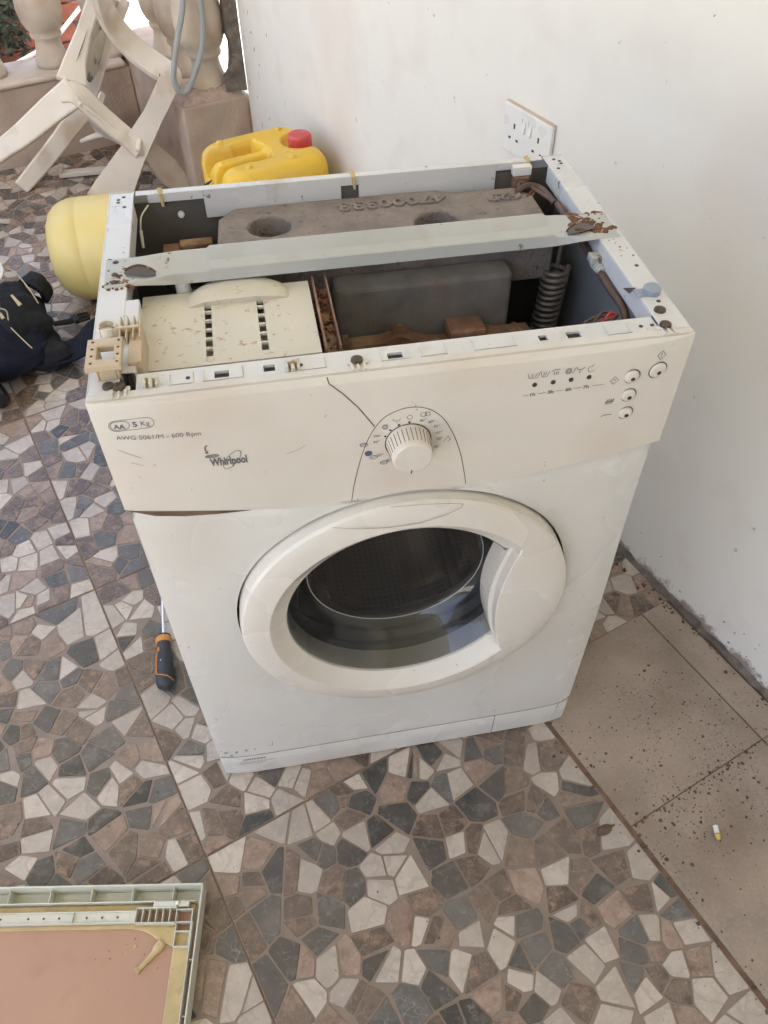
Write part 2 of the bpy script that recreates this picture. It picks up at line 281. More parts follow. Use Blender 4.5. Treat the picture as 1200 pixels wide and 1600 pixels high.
# ---- floor tiles and their stone chips
def clip(poly, n, c):                          # keep the side n.p <= c
    out = []
    for i in range(len(poly)):
        a, b = poly[i-1], poly[i]; da = a[0]*n[0]+a[1]*n[1]-c; db = b[0]*n[0]+b[1]*n[1]-c
        if (da <= 0) != (db <= 0):
            t = da/(da-db); out.append((a[0]+(b[0]-a[0])*t, a[1]+(b[1]-a[1])*t))
        if db <= 0: out.append(b)
    return out
def parea(p): return abs(sum(p[i-1][0]*p[i][1]-p[i][0]*p[i-1][1] for i in range(len(p))))/2
def chips_for(rect, rng):
    x0, x1, y0, y1 = rect; pts = []; cell = 0.0395
    nx = max(1, round((x1-x0)/cell)); ny = max(1, round((y1-y0)/cell))
    for i in range(nx):
        for j in range(ny):
            if rng.random() < 0.08: continue
            pts.append((x0+(x1-x0)*(i+0.5+rng.uniform(-.52,.52))/nx, y0+(y1-y0)*(j+0.5+rng.uniform(-.52,.52))/ny))
    for _ in range(int(len(pts)*0.10)): pts.append((rng.uniform(x0,x1), rng.uniform(y0,y1)))
    res = []
    for i, p in enumerate(pts):
        m = 0.0012
        poly = [(x0+m,y0+m),(x1-m,y0+m),(x1-m,y1-m),(x0+m,y1-m)]
        near = sorted(((q[0]-p[0])**2+(q[1]-p[1])**2, q) for k, q in enumerate(pts) if k != i and abs(q[0]-p[0]) < .19 and abs(q[1]-p[1]) < .19)[:22]
        for d2, q in near:
            d = math.sqrt(d2)
            if d < 1e-6: continue
            r2 = random.Random(int((p[0]+q[0])*1e6) ^ int((p[1]+q[1])*1e6))
            ang = math.atan2(q[1]-p[1], q[0]-p[0]) + r2.uniform(-.16, .16)
            mx_, my_ = (p[0]+q[0])/2, (p[1]+q[1])/2
            n = (math.cos(ang), math.sin(ang)); g = min(rng.choice((0.0006, 0.001, 0.0015, 0.0022)), d*0.2)
            poly = clip(poly, n, n[0]*mx_+n[1]*my_-g)
            if len(poly) < 3: break
        if len(poly) < 3 or parea(poly) < 6e-5: continue
        # drop tiny edges, then cut the corners
        q = [poly[k] for k in range(len(poly)) if math.dist(poly[k], poly[k-1]) > 0.004]
        keep = rng.choices((3, 4, 5, 6), (0.07, 0.37, 0.38, 0.18))[0]
        while len(q) > keep:                   # knock off the least important corners: chips are three- to six-sided
            ta = [parea([q[k-1], q[k], q[(k+1) % len(q)]]) for k in range(len(q))]; mi_ = min(range(len(q)), key=lambda k: ta[k])
            if ta[mi_] > 0.20*parea(q): break
            q.pop(mi_)
        if len(q) < 3: continue
        out = []
        for k in range(len(q)):
            a, b, c = q[k-1], q[k], q[(k+1) % len(q)]
            for e in (a, c):
                L_ = math.dist(b, e); t = min(rng.uniform(.0006,.0026)/L_, .3)
                out.append((b[0]+(e[0]-b[0])*t, b[1]+(e[1]-b[1])*t))
        res.append(out)
    return res
def inpoly(p, poly):
    c = False
    for i in range(len(poly)):
        a, b = poly[i-1], poly[i]
        if (a[1] > p[1]) != (b[1] > p[1]) and p[0] < (b[0]-a[0])*(p[1]-a[1])/(b[1]-a[1])+a[0]: c = not c
    return c
HIDE = [[(133,632),(172,303),(880,238),(1088,519),(880,1125),(349,1213)], [(0,1385),(318,1378),(292,1600),(0,1600)], [(0,410),(120,480),(150,560),(0,580)], [(75,380),(140,303),(175,303),(150,470)], [(0,0),(400,0),(400,270),(0,262)]]
chips = []; rng = random.Random(11)
def add_tile(u0, u1, v0, v1):
    mbt = MB(); g = 0.0009
    mbt.box(u0+g, u1-g, v0+g, v1-g, -0.0016, -0.0006, Muv)
    t = mbt.build('floor_tile', M['grout'], floor)
    for poly in chips_for((u0+g, u1-g, v0+g, v1-g), rng):
        chips.append((t, poly))
for i in range(-3, 2):
    for j in range(-3, 5):
        u0 = U0+i*TS; v0 = V0+(j-1)*TS; u1, v1 = u0+TS, min(v0+TS, 2.52)
        if v1-v0 < 0.05: continue
        if i == -3 and (j < -1 or j > 3): continue
        if i == 1:
            u1 = UW-0.001
            if v0 < V0-TS-0.01: continue          # the cement slabs begin here
        add_tile(u0, u1, v0, v1)
info = []
for k, (t, poly) in enumerate(chips):
    pp = [project(uv(a, b, 0)) for a, b in poly]
    cx = sum(p[0] for p in pp)/len(pp); cy = sum(p[1] for p in pp)/len(pp)
    ok = 0 < cx < 1200 and 0 < cy < 1600 and not any(inpoly((cx, cy), h) for h in HIDE)
    info.append((parea(pp) if ok else 0, k))
top = {k for a, k in sorted(info, reverse=True)[:290] if a > 0}
rest = MB(); restm = []
for k, (t, poly) in enumerate(chips):
    mi = rng.choices((0,1,2,3), (0.33,0.25,0.27,0.15))[0]
    if parea(poly) < 0.0006: mi = rng.choices((0,1,2,3), (0.16,0.32,0.32,0.2))[0]
    n = len(poly); h = 0.0002+rng.random()*0.0004
    cxy = (sum(p[0] for p in poly)/n, sum(p[1] for p in poly)/n)
    ins = [(p[0]+(cxy[0]-p[0])*0.025, p[1]+(cxy[1]-p[1])*0.025) for p in poly]
    ar = sum(poly[i-1][0]*poly[i][1]-poly[i][0]*poly[i-1][1] for i in range(n))
    if ar < 0: poly = poly[::-1]; ins = ins[::-1]
    vs = [uv(p[0], p[1], -0.0012) for p in poly] + [uv(p[0], p[1], h) for p in ins]
    fs = [tuple(range(n, 2*n))] + [(i, (i+1) % n, n+(i+1) % n, n+i) for i in range(n)]
    if k in top:
        c = MB().add(vs, fs); me = c.mesh('stone_chip', [CH[mi]]); o = bpy.data.objects.new('stone_chip', me); link_obj(o, t)
    else: rest.add(vs, fs, mi)
ro = rest.build('stone_chip_field', CH, floor, fix=False); ro['kind'] = 'stuff'

# ---- plain cement slabs along the wall
def slab(u0, u1, v0, v1, dz=0.0):
    nu, nv = 10, 10; mbs = MB(); g = 0.0008
    mbs.box(u0+g+random.uniform(0,.001), u1-g, v0+g, v1-g-random.uniform(0,.001), -0.0016, 0.001+dz, Muv)
    return mbs.build('cement_slab', M['slab'], floor, bevel=0.0005)
vj = [-0.101, -0.406, -0.712, -1.018, -1.33]
for a, b in zip(vj[1:], vj[:-1]):
    slab(0.537, 0.836, a, b, random.uniform(-.0005,.001)); slab(0.8365, UW-0.012, a, b, random.uniform(0,.001))
# mortar fillet and flaked paint along the foot of the wall
mbf = MB(); rf = random.Random(5)
N_ = 160; ring = []
for k in range(N_+1):
    v = -1.3+(1.85+1.3)*k/N_; a = 0.005+rf.random()*0.007; hh = 0.006+rf.random()*0.009
    ring.append([uv(UW+0.002, v, 0.0005), uv(UW-a, v, 0.0005), uv(UW-a*0.8, v, hh*0.35), uv(UW-0.002, v, hh), uv(UW+0.002, v, hh+0.002)])
mbf.loft(ring); struct(mbf.build('wall_foot_mortar', M['mould'], wall))

# flecks of missing paint and a few scuffs, thickest near the end of the wall
r = random.Random(31); e = MB()
def fleck(v, z, w_, h_):
    k = 7; a0 = r.random()*6; p = [(v+w_*math.cos(a0+2*pi*i/k)*r.uniform(.5,1.1), z+h_*math.sin(2*pi*i/k)*r.uniform(.5,1.1)) for i in range(k)]
    e.add([uv(UW-0.0004, a, b) for a, b in p], [tuple(range(k))])
for _ in range(34): fleck(1.87-abs(r.gauss(0, .13)), r.uniform(0.2, 1.0), r.uniform(.0015,.006), r.uniform(.004,.018))
for _ in range(60): fleck(r.uniform(-0.6, 1.7), r.uniform(0.02, 1.6), r.uniform(.0006,.0018), r.uniform(.0008,.003))
for _ in range(70): fleck(r.uniform(-0.6, 0.5), abs(r.gauss(0.03, .06)), r.uniform(.0008,.004), r.uniform(.0008,.004))
o = e.build('paint_flecks', M['mould'], wall, fix=False); o['kind'] = 'stuff'

# ================================================================== WASHING MACHINE
W_, D_, H_ = 0.595, 0.413, 0.826
wm = thing('washing_machine', 'dismantled white front-loading washing machine without its lid, in the middle of the floor', 'washing machine', (0.2975, 0.206, 0))
def part(mbx, name, m, **k): return mbx.build(name, M[m] if isinstance(m, str) else m, wm, **k)
def yf(x):
    t = abs(x-0.2975)/0.2975; return -0.013*(1-min(t, 1.05)**6)
def ylow(x, z):                                # lower front: steps back under the control panel towards both sides
    t = abs(x-0.2975)/0.2975
    return yf(x)*(0.12+0.88*smooth01(0.08, 0.55, z)) + 0.007*smooth01(0.38, 0.72, t)*smooth01(0.3, 0.6, z) + 0.009*smooth01(0.36, 0.55, t)*smooth01(0.650, 0.674, z) + 0.006*min(t, 1)**14
# --- shell: side panels with their top flanges
for sx in (0, 1):
    m_ = MB(); X = (lambda a: a) if sx == 0 else (lambda a: W_-a)
    def bx(a0, a1, *r): m_.box(min(X(a0), X(a1)), max(X(a0), X(a1)), *r)
    bx(0, 0.0015, 0.013, D_, 0.006, H_)                        # sheet
    bx(0.0015, 0.030, 0.012, D_-0.004, H_-0.0016, H_)          # flange on top
    bx(0.0285, 0.030, 0.04, 0.385, H_-0.024, H_-0.0018)        # lip turned down
    if sx == 0: bx(0.030, 0.044, 0.04, 0.165, H_-0.0016, H_-0.0002); bx(0.0425, 0.044, 0.04, 0.165, H_-0.03, H_-0.0018)
    side = part(m_, 'side_panel', 'steel', bevel=0.0012)
    for (hx, hy) in ((0.012, 0.392), (0.018, 0.398), (0.012, 0.385), (0.020, 0.372), (0.010, 0.13), (0.014, 0.06)):
        hm = MB(); hm.lathe([(0.0024, H_-0.001), (0.0024, H_+0.0003)], 10, Matrix.Translation((X(hx), hy, 0))); hm.build('screw_hole', M['dot'], side)
m_ = MB(); m_.box(0.002, W_-0.002, D_-0.0015, D_, 0.012, H_-0.0005)
# rear: rolled top edge with a web turned down, cut away towards the corners
m_.box(0.032, W_-0.032, D_-0.012, D_-0.0017, H_-0.0018, H_-0.0002)
m_.box(0.115, 0.292, D_-0.0125, D_-0.011, H_-0.038, H_-0.0003); m_.box(0.292, 0.315, D_-0.0125, D_-0.011, H_-0.012, H_-0.0003)
m_.box(0.315, 0.50, D_-0.0125, D_-0.011, H_-0.038, H_-0.0003); m_.box(0.046, 0.115, D_-0.0125, D_-0.011, H_-0.012, H_-0.0003); m_.box(0.50, 0.545, D_-0.0125, D_-0.011, H_-0.010, H_-0.0003)
part(m_, 'rear_panel', 'steel', bevel=0.001)
m_ = MB(); m_.box(0.0025, W_-0.0025, D_-0.0085, D_-0.0070, 0.03, H_-0.0135); part(m_, 'rear_shade_lining', 'inside')  # added dark sheet, its colour stands for the shade inside the cabinet
for x0 in (0.0022, W_-0.0042):
    m_ = MB(); m_.box(x0, x0+0.002, 0.04, D_-0.009, 0.03, H_-0.004); part(m_, 'side_shade_lining', 'insideblue')  # added sheets, darkened to stand for the unlit sides
for hx in (0.062, 0.308, 0.542):
    m_ = MB(); m_.tube([(hx, D_-0.004, H_+0.001), (hx+0.001, D_-0.012, H_-0.002), (hx+0.0015, D_-0.0155, H_-0.016)], [0.0035, 0.003, 0.0018], 8)
    part(m_, 'glue_drip', 'glue', smooth=True)
# --- front rail with punched openings
def plate(mbx, x0, x1, y0, y1, z0, z1, holes):
    xs = sorted({x0, x1, *[h[0] for h in holes], *[h[1] for h in holes]}); ys = sorted({y0, y1, *[h[2] for h in holes], *[h[3] for h in holes]})
    for i in range(len(xs)-1):
        for j in range(len(ys)-1):
            cx, cy = (xs[i]+xs[i+1])/2, (ys[j]+ys[j+1])/2
            if any(h[0] < cx < h[1] and h[2] < cy < h[3] for h in holes): continue
            mbx.box(xs[i], xs[i+1], ys[j], ys[j+1], z0, z1)
m_ = MB(); plate(m_, 0.0445, W_-0.0305, 0.0145, 0.0395, H_-0.006, H_-0.003, [(0.118,0.132,0.020,0.030), (0.286,0.301,0.018,0.028), (0.469,0.484,0.019,0.029), (0.440,0.449,0.020,0.029), (0.165,0.176,0.021,0.031)])
m_.box(0.0445, W_-0.0305, 0.0375, 0.0393, H_-0.035, H_-0.0062)
rail = part(m_, 'front_rail', 'steel')
for x0, x1 in ((0.075,0.098),(0.107,0.145),(0.185,0.225),(0.279,0.307),(0.318,0.345),(0.372,0.415),(0.51,0.535)):
    e = MB(); e.box(x0, x1, 0.0160, 0.0172, H_-0.003, H_-0.0015); e.box(x0, x0+0.0012, 0.0172, 0.033, H_-0.003, H_-0.0015); e.box(x1-0.0012, x1, 0.0172, 0.033, H_-0.003, H_-0.0015)
    e.build('stamped_rim', M['steel'], rail, bevel=0.0004)
for hx in (0.093, 0.201, 0.56, 0.548):
    e = MB(); e.lathe([(0.0022, H_-0.0032), (0.0022, H_-0.0026)], 10, Matrix.Translation((hx, 0.025, 0))); e.build('screw_hole', M['dot'], rail)
# --- control panel: bowed front, top strip and arched lower edge over the door
DC = (0.3015, 0.4490); DR = 0.2125
def zbot(x):
    t = abs(x-0.2975)/0.2975
    z = 0.6565 + 0.022*smooth01(0.18, 0.95, t)
    dx = x-DC[0]
    if abs(dx) < DR: z = max(z, DC[1]+math.sqrt(DR*DR-dx*dx)+0.0025)
    return z
NX = 96; rings = []
for i in range(NX+1):
    x = W_*i/NX; zb = zbot(x); y = yf(x)
    ring = [Vector((x, 0.0135, H_-0.012)), Vector((x, 0.0135, H_-0.001)), Vector((x, 0.0035, H_)), Vector((x, 0.0020, H_-0.003)), Vector((x, 0.0005, H_-0.0005)), Vector((x, y+0.0022, H_)), Vector((x, y+0.0005, H_-0.0008)), Vector((x, y, H_-0.003))]
    for k in range(1, 9): ring.append(Vector((x, y, H_-0.003+(zb+0.002-H_+0.003)*k/8)))
    ring += [Vector((x, y+0.0015, zb)), Vector((x, 0.012, zb+0.001))]
    rings.append(ring)
m_ = MB(); m_.loft(rings); panel = part(m_, 'control_panel', 'panel', smooth=35)
for cx in (0.030, 0.255, 0.570):                              # ribbed screw lugs along the upper strip
    e = MB()
    for k in (-1, 0, 1): e.box(cx+k*0.006-0.0012, cx+k*0.006+0.0012, 0.0025, 0.0137, H_-0.001, H_+0.0016)
    e.box(cx-0.010, cx+0.010, 0.0125, 0.019, H_-0.003, H_+0.0006); e.build('screw_lug', M['panel'], panel, bevel=0.0006)
    e = MB(); e.lathe([(0.0062, H_+0.0005), (0.0058, H_+0.003), (0.003, H_+0.0042)], 16, Matrix.Translation((cx, 0.0175, 0))); e.build('screw', M['screw'], panel, smooth=True)
for cx in (0.060, 0.194):
    e = MB(); e.box(cx-0.008, cx-0.005, 0.014, 0.026, H_-0.004, H_+0.005); e.box(cx+0.003, cx+0.006, 0.014, 0.024, H_-0.004, H_+0.003); e.box(cx-0.003, cx+0.001, 0.014, 0.024, H_-0.004, H_+0.004); e.box(cx-0.008, cx+0.006, 0.022, 0.026, H_-0.004, H_+0.006)
    e.build('panel_clip', M['cream'], panel, bevel=0.001)
def onfront(x, z):
    X_, Z_ = x, z
    for _ in range(3):
        f = (yf(X_)-CAM.y)/(0-CAM.y); X_, Z_ = CAM.x+(x-CAM.x)*f, CAM.z+(z-CAM.z)*f
    return X_, Z_
# printing and seams: thin skins laid 0.3 mm over the bowed front
def decal_strokes(name, strokes, wd, m, parent, closed=False, off=0.0004, yfun=None):
    e = MB(); remap = yfun is None; yfun = yfun or (lambda x, z: yf(x))
    for s in strokes:
        if remap: s = [onfront(*p) for p in s]
        for i in range(len(s)-1):
            (x0, z0), (x1, z1) = s[i], s[i+1]; L_ = math.hypot(x1-x0, z1-z0)
            if L_ < 1e-7: continue
            nx, nz = -(z1-z0)/L_*wd/2, (x1-x0)/L_*wd/2
            q = [(x0+nx, z0+nz), (x1+nx, z1+nz), (x1-nx, z1-nz), (x0-nx, z0-nz)]
            e.add([(a, yfun(a, b)-off-0.00002*(i % 2), b) for a, b in q], [(0,1,2,3)])
    return e.build(name, M[m], parent, fix=False)
def decal_disc(e, cx, cz, r, n=14, off=0.0004):
    cx, cz = onfront(cx, cz)
    e.add([(cx+r*math.cos(2*pi*k/n), yf(cx)-off, cz+r*math.sin(2*pi*k/n)) for k in range(n)], [tuple(range(n))])
def arc(cx, cz, rx, rz, a0=0, a1=360, n=20, rot=0):
    out = []; cr, sr = math.cos(math.radians(rot)), math.sin(math.radians(rot))
    for k in range(n+1):
        a = math.radians(a0+(a1-a0)*k/n); x, z = rx*math.cos(a), rz*math.sin(a); out.append((cx+x*cr-z*sr, cz+x*sr+z*cr))
    return out
def text_mesh(s, size, ext=0.0, sx=1.0, bold=0.0):
    c = bpy.data.curves.new('t', 'FONT'); c.body = s; c.size = size; c.extrude = ext; c.offset = bold; c.resolution_u = 3
    o = bpy.data.objects.new('t', c); COL.objects.link(o); bpy.context.view_layer.update()
    me = bpy.data.meshes.new_from_object(o.evaluated_get(bpy.context.evaluated_depsgraph_get()))
    bpy.data.objects.remove(o); bpy.data.curves.remove(c)
    for v in me.vertices: v.co.x *= sx
    return me
def print_text(s, x, z, size, m, parent, sx=1.0, bold=0.0, rot=0.0, shear=0.0, name='lettering', yfun=None):
    me = text_mesh(s, size, 0, sx, bold); cr, sr = math.cos(math.radians(rot)), math.sin(math.radians(rot))
    if yfun is None: x, z = onfront(x, z)
    yfun = yfun or (lambda x, z: yf(x))
    for v in me.vertices:
        a, b = v.co.x+v.co.y*shear, v.co.y; X_, Z_ = x+a*cr-b*sr, z+a*sr+b*cr
        v.co = (X_, yfun(X_, Z_)-0.0004, Z_)
    me.materials.clear(); me.materials.append(M[m]); o = bpy.data.objects.new(name, me); return link_obj(o, parent)
arch = [(0.2405, 0.6485), (0.244, 0.672), (0.251, 0.705), (0.261, 0.738), (0.275, 0.762), (0.291, 0.772), (0.307, 0.7745), (0.323, 0.770), (0.338, 0.757), (0.351, 0.733), (0.361, 0.703), (0.368, 0.670), (0.371, 0.6515)]
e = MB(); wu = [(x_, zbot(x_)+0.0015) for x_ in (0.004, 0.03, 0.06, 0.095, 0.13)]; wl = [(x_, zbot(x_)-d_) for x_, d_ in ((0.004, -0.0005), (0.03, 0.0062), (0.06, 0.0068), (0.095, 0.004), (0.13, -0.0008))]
e.add([(a, yf(a)-0.0003, b) for a, b in wu]+[(a, yf(a)-0.0003, b) for a, b in wl], [(k, k+1, 6+k, 5+k) for k in range(4)]); e.build('grip_shade', M['seam'], panel, fix=False)  # dark wedge painted on the surface as the shade of a grip recess
archs = [(p.x, p.z) for p in catmull([(a, 0, b) for a, b in arch], 5)]
decal_strokes('panel_seam', [archs], 0.0008, 'seam', panel, off=0.00025)
decal_strokes('panel_seam', [[(0.2235, 0.8245), (0.225, 0.8165), (0.238, 0.802), (0.252, 0.783), (0.268, 0.755)]], 0.0012, 'seam', panel, off=0.00025)
print_text('AA', 0.0180, 0.7927, 0.0072, 'ink', panel, 1.05, 0.0003); print_text('5', 0.0352, 0.7925, 0.0085, 'ink', panel, 1.1, 0.0003); print_text('Kg', 0.0425, 0.7925, 0.0085, 'ink', panel, 0.95)
def pill(x0, x1, z0, z1):
    r = (z1-z0)/2; return arc(x1-r, z0+r, r, r, -90, 90, 10)+arc(x0+r, z0+r, r, r, 90, 270, 10)+[(x1-r, z0)]
decal_strokes('print_outline', [pill(0.0135, 0.0555, 0.789, 0.802), pill(0.0150, 0.0325, 0.7903, 0.8007)], 0.0006, 'ink', panel)
print_text('AWG 5061/M - 600 Rpm', 0.0165, 0.7785, 0.0078, 'ink', panel, 1.0)
print_text('Whirlpool', 0.0985, 0.7285, 0.0145, 'ink', panel, 0.60, 0.0006, 0, 0.0)
decal_strokes('logo_ring', [arc(0.1205, 0.7335, 0.0145, 0.0058, 0, 360, 32, 52)], 0.0007, 'ink', panel)
decal_strokes('logo_badge', [arc(0.1015, 0.7420, 0.0066, 0.0017, 0, 360, 20)], 0.0011, 'ink', panel); decal_strokes('logo_badge', [[(0.097, 0.742), (0.106, 0.742)]], 0.0008, 'ink', panel)
# indicator lights, symbols and the delay scale
for k, (x, z) in enumerate(((0.4335,0.7845),(0.453,0.785),(0.472,0.7855),(0.491,0.786))):
    xx, zz = onfront(x, z); e = MB(); e.lathe([(0.0026, 0.0), (0.0024, 0.0008)], 14, Matrix.Translation((xx, yf(xx)-0.0001, zz)) @ Matrix.Rotation(pi/2, 4, 'X')); e.build('indicator_light', M['dot'], panel)
    print_text(('1h', '3h', '6h', '7h')[k], x-0.0042, z-0.0145, 0.0058, 'ink', panel, 1.15, 0.0002)
for x0, x1 in ((0.4225,0.428),(0.439,0.447),(0.4585,0.466),(0.4775,0.485),(0.497,0.509)): decal_strokes('scale_line', [[(x0, 0.772+(x0-0.4335)*0.03), (x1, 0.772+(x1-0.4335)*0.03)]], 0.0005, 'ink', panel)
Z_ = 0.7965
decal_strokes('wash_symbol', [[(0.4245,Z_+.0035),(0.4265,Z_-.003),(0.4325,Z_-.003),(0.4345,Z_+.0035)], [(0.4295,Z_+.003),(0.4295,Z_-.002)], [(0.4345,Z_-.004),(0.438,Z_+.005)], [(0.4385,Z_+.003),(0.4400,Z_-.003),(0.4455,Z_-.003),(0.447,Z_+.003)], [(0.4417,Z_+.003),(0.4417,Z_-.002)], [(0.4437,Z_+.003),(0.4437,Z_-.002)]], 0.0006, 'ink', panel)
decal_strokes('rinse_symbol', [[(0.4495,Z_+.002),(0.4515,Z_+.0045),(0.458,Z_+.0045)], [(0.4525,Z_+.002),(0.4525,Z_-.002)], [(0.4545,Z_+.002),(0.4545,Z_-.002)], [(0.4565,Z_+.002),(0.4565,Z_-.002)]], 0.0008, 'ink', panel)
decal_strokes('spin_symbol', [arc(0.4675, Z_+.0005, 0.003, 0.0035), arc(0.4675, Z_+.0005, 0.0016, 0.002), [(0.472,Z_-.0035),(0.475,Z_+.005)], [(0.476,Z_+.004),(0.477,Z_+.001),(0.482,Z_+.001),(0.484,Z_+.004)], [(0.4795,Z_+.0005),(0.4795,Z_-.0035)]], 0.0007, 'ink', panel)
decal_strokes('end_symbol', [arc(0.4915, Z_, 0.0035, 0.0038, 60, 340, 16), [(0.4915,Z_+.003),(0.494,Z_+.0065)]], 0.0006, 'ink', panel)
decal_strokes('delay_symbol', [[(0.5155,0.7775),(0.520,0.7825),(0.5245,0.7775),(0.520,0.7725),(0.5155,0.7775)], [(0.5185,0.777),(0.520,0.7795),(0.5215,0.777)]], 0.0006, 'ink', panel)
decal_strokes('cold_symbol', [[(0.5165+k*0.0022,0.7455),(0.5185+k*0.0022,0.7525)] for k in range(4)]+[[(0.516,0.749),(0.5255,0.749)]], 0.0010, 'ink', panel)
decal_strokes('spin_off_symbol', [[(0.5155,0.7285),(0.518,0.7305),(0.527,0.7305)]], 0.0010, 'ink', panel)
decal_strokes('start_symbol', [[(0.5605,0.8035),(0.565,0.8090),(0.5695,0.8035),(0.565,0.7980),(0.5605,0.8035)], [(0.565,0.8065),(0.565,0.8005)]], 0.0007, 'ink', panel)
for x, z, r in ((0.5655,0.7845,0.0092),(0.5385,0.7802,0.0077),(0.5405,0.7552,0.0075),(0.5428,0.7302,0.0074)):
    x, z = onfront(x, z); Mx = Matrix.Translation((x, yf(x), z)) @ Matrix.Rotation(-0.0 if x < 0.55 else 0.12, 4, 'Z') @ Matrix.Rotation(pi/2, 4, 'X')
    e = MB(); e.lathe([(r+0.0011, 0.0002), (r+0.0010, 0.0006), (r, 0.0003), (r, 0.0001)], 28, Mx, False, False); e.build('button_rim', M['seam'], panel, smooth=True)
    e = MB(); e.lathe([(r, -0.001), (r-0.0003, 0.0016), (r-0.0012, 0.0024), (r*0.5, 0.0027), (0.0, 0.0028)], 28, Mx, True, False); b_ = part(e, 'push_button', 'panel', smooth=True)
    e = MB(); e.lathe([(0.0024, 0.0026), (0.0023, 0.0031)], 14, Mx @ Matrix.Translation((0.0008, -0.0022, 0))); e.build('button_dot', M['dot'], b_)
# programme dial
KC = (0.3035, 0.728); KX, KZ = onfront(*KC); Mk = Matrix.Translation((KX, yf(KX), KZ)) @ Matrix.Rotation(pi/2, 4, 'X')
e = MB(); e.lathe([(0.0245, 0.0002), (0.0243, 0.0006), (0.0232, 0.0003)], 40, Mk, False, False); e.build('dial_gap', M['seam'], panel)
e = MB(); e.lathe([(0.0232, 0.0), (0.0228, 0.004), (0.0208, 0.024), (0.0200, 0.0262), (0.0185, 0.0272), (0.0, 0.0278)], 48, Mk, True, False); knob = part(e, 'program_knob', 'panel', smooth=30)
for k in range(30):
    a = 2*pi*k/30+0.05; e = MB(); p0 = Vector((0.02275*math.cos(a), 0.02275*math.sin(a), 0.0042)); p1 = Vector((0.0211*math.cos(a), 0.0211*math.sin(a), 0.021))
    e.tube([Mk @ p0, Mk @ p1], 0.0005, 5); e.build('grip_groove', M['groove'], knob)
e = MB(); e.box(-0.0006, 0.0006, -0.0195, -0.015, 0.027, 0.0281, Mk @ Matrix.Rotation(-0.1, 4, 'Z')); e.build('pointer_mark', M['ink'], knob)
for a in (88, 112, 135, 155):
    e = MB(); decal_disc(e, KC[0]+0.0268*math.cos(math.radians(a)), KC[1]+0.0268*math.sin(math.radians(a)), 0.0013); e.build('dial_dot', M['dot'], panel, fix=False)
for a, s, rr in ((68, '60', 0.030), (50, '40', 0.031), (33, '40', 0.031), (15, '60', 0.030), (-2, '50', 0.030), (-24, '40', 0.030), (172, '90', 0.038), (203, '30', 0.037), (224, '30', 0.034)):
    x, z = KC[0]+rr*math.cos(math.radians(a)), KC[1]+rr*math.sin(math.radians(a)); print_text(s+'°', x, z-0.002, 0.0052, 'ink', panel, 1.0, 0.0, 0, 0.15)
for a, r0 in ((88, 0.0335), (112, 0.0335), (135, 0.0345), (157, 0.036), (66, 0.0385), (-4, 0.042)):
    x, z = KC[0]+r0*math.cos(math.radians(a)), KC[1]+r0*math.sin(math.radians(a))
    st = {88: [arc(x, z, .0027, .0027)], 112: [[(x-.004,z+.003),(x-.003,z),(x+.003,z),(x+.004,z+.003)],[(x,z-.001),(x,z-.0035)]], 135: [arc(x, z, .003, .003), arc(x, z, .0017, .0017)], 157: [[(x-.004,z),(x+.004,z)],[(x-.003,z-.0015),(x+.003,z-.0015)]],
          66: [arc(x, z, .0032, .0028), arc(x+.004, z, .0026, .0026)], -4: [[(x-.003,z-.003),(x+.001,z+.004),(x+.004,z-.002),(x+.001,z-.003)]]}[a]
    decal_strokes('program_symbol', st, 0.0006, 'ink', panel)
x, z = KC[0]-0.0425, KC[1]-0.010; e = MB(); e.add([(a, yf(a)-0.0004, b) for a, b in [onfront(*q) for q in arc(x, z, .0042, .0040, 0, 360, 12)[:-1]]], [tuple(range(12))]); e.build('wool_symbol', M['inkblue'], panel, fix=False)
for dx, dz in ((-.047, .003), (-.037, -.0165), (-.026, -.026)):
    x, z = KC[0]+dx, KC[1]+dz; decal_strokes('program_symbol', [arc(x, z, .0042, .0026), [(x-.003, z), (x+.003, z+.0008)]], 0.0007, 'inkblue', panel)
decal_strokes('scratch', [[(0.014,0.766),(0.024,0.758),(0.034,0.751)], [(0.022,0.747),(0.034,0.740)], [(0.176,0.7325),(0.188,0.736),(0.196,0.741)]], 0.0005, 'groove', panel)
decal_strokes('rust_mark', [[(0.0985,0.7475),(0.0965,0.7505),(0.0965,0.755),(0.099,0.7575)], [(0.0955,0.7478),(0.0985,0.7465)]], 0.0016, 'tanrust', panel)
# --- lower front with the round door opening
ZL = 0.072
NA, NR = 144, 12; rings = [[] for _ in range(NR+1)]
RO = DR+0.003
for k in range(NA):
    a = 2*pi*(k+0.5)/NA; ca, sa = math.cos(a), math.sin(a)
    lo, hi = RO, 0.7
    for _ in range(40):
        md = (lo+hi)/2; x, z = DC[0]+md*ca, DC[1]+md*sa
        tz = 0.6565+0.022*smooth01(0.18, 0.95, abs(x-0.2975)/0.2975)+0.006
        if 0.0005 <= x <= W_-0.0005 and ZL <= z <= tz: lo = md
        else: hi = md
    for r in range(NR+1):
        f = r/NR; rd = RO+(max(lo, RO+0.0005)-RO)*f; x, z = DC[0]+rd*ca, DC[1]+rd*sa
        rings[r].append(Vector((x, ylow(x, z)+(0.002 if r == 0 else 0), z)))
m_ = MB(); inner = [Vector((p.x, 0.03, p.z)) for p in rings[0]]; outer = [Vector((p.x, 0.012, p.z)) for p in rings[-1]]
m_.loft([inner]+rings+[outer], True, False, False); front = part(m_, 'front_panel', 'enamel', smooth=30)
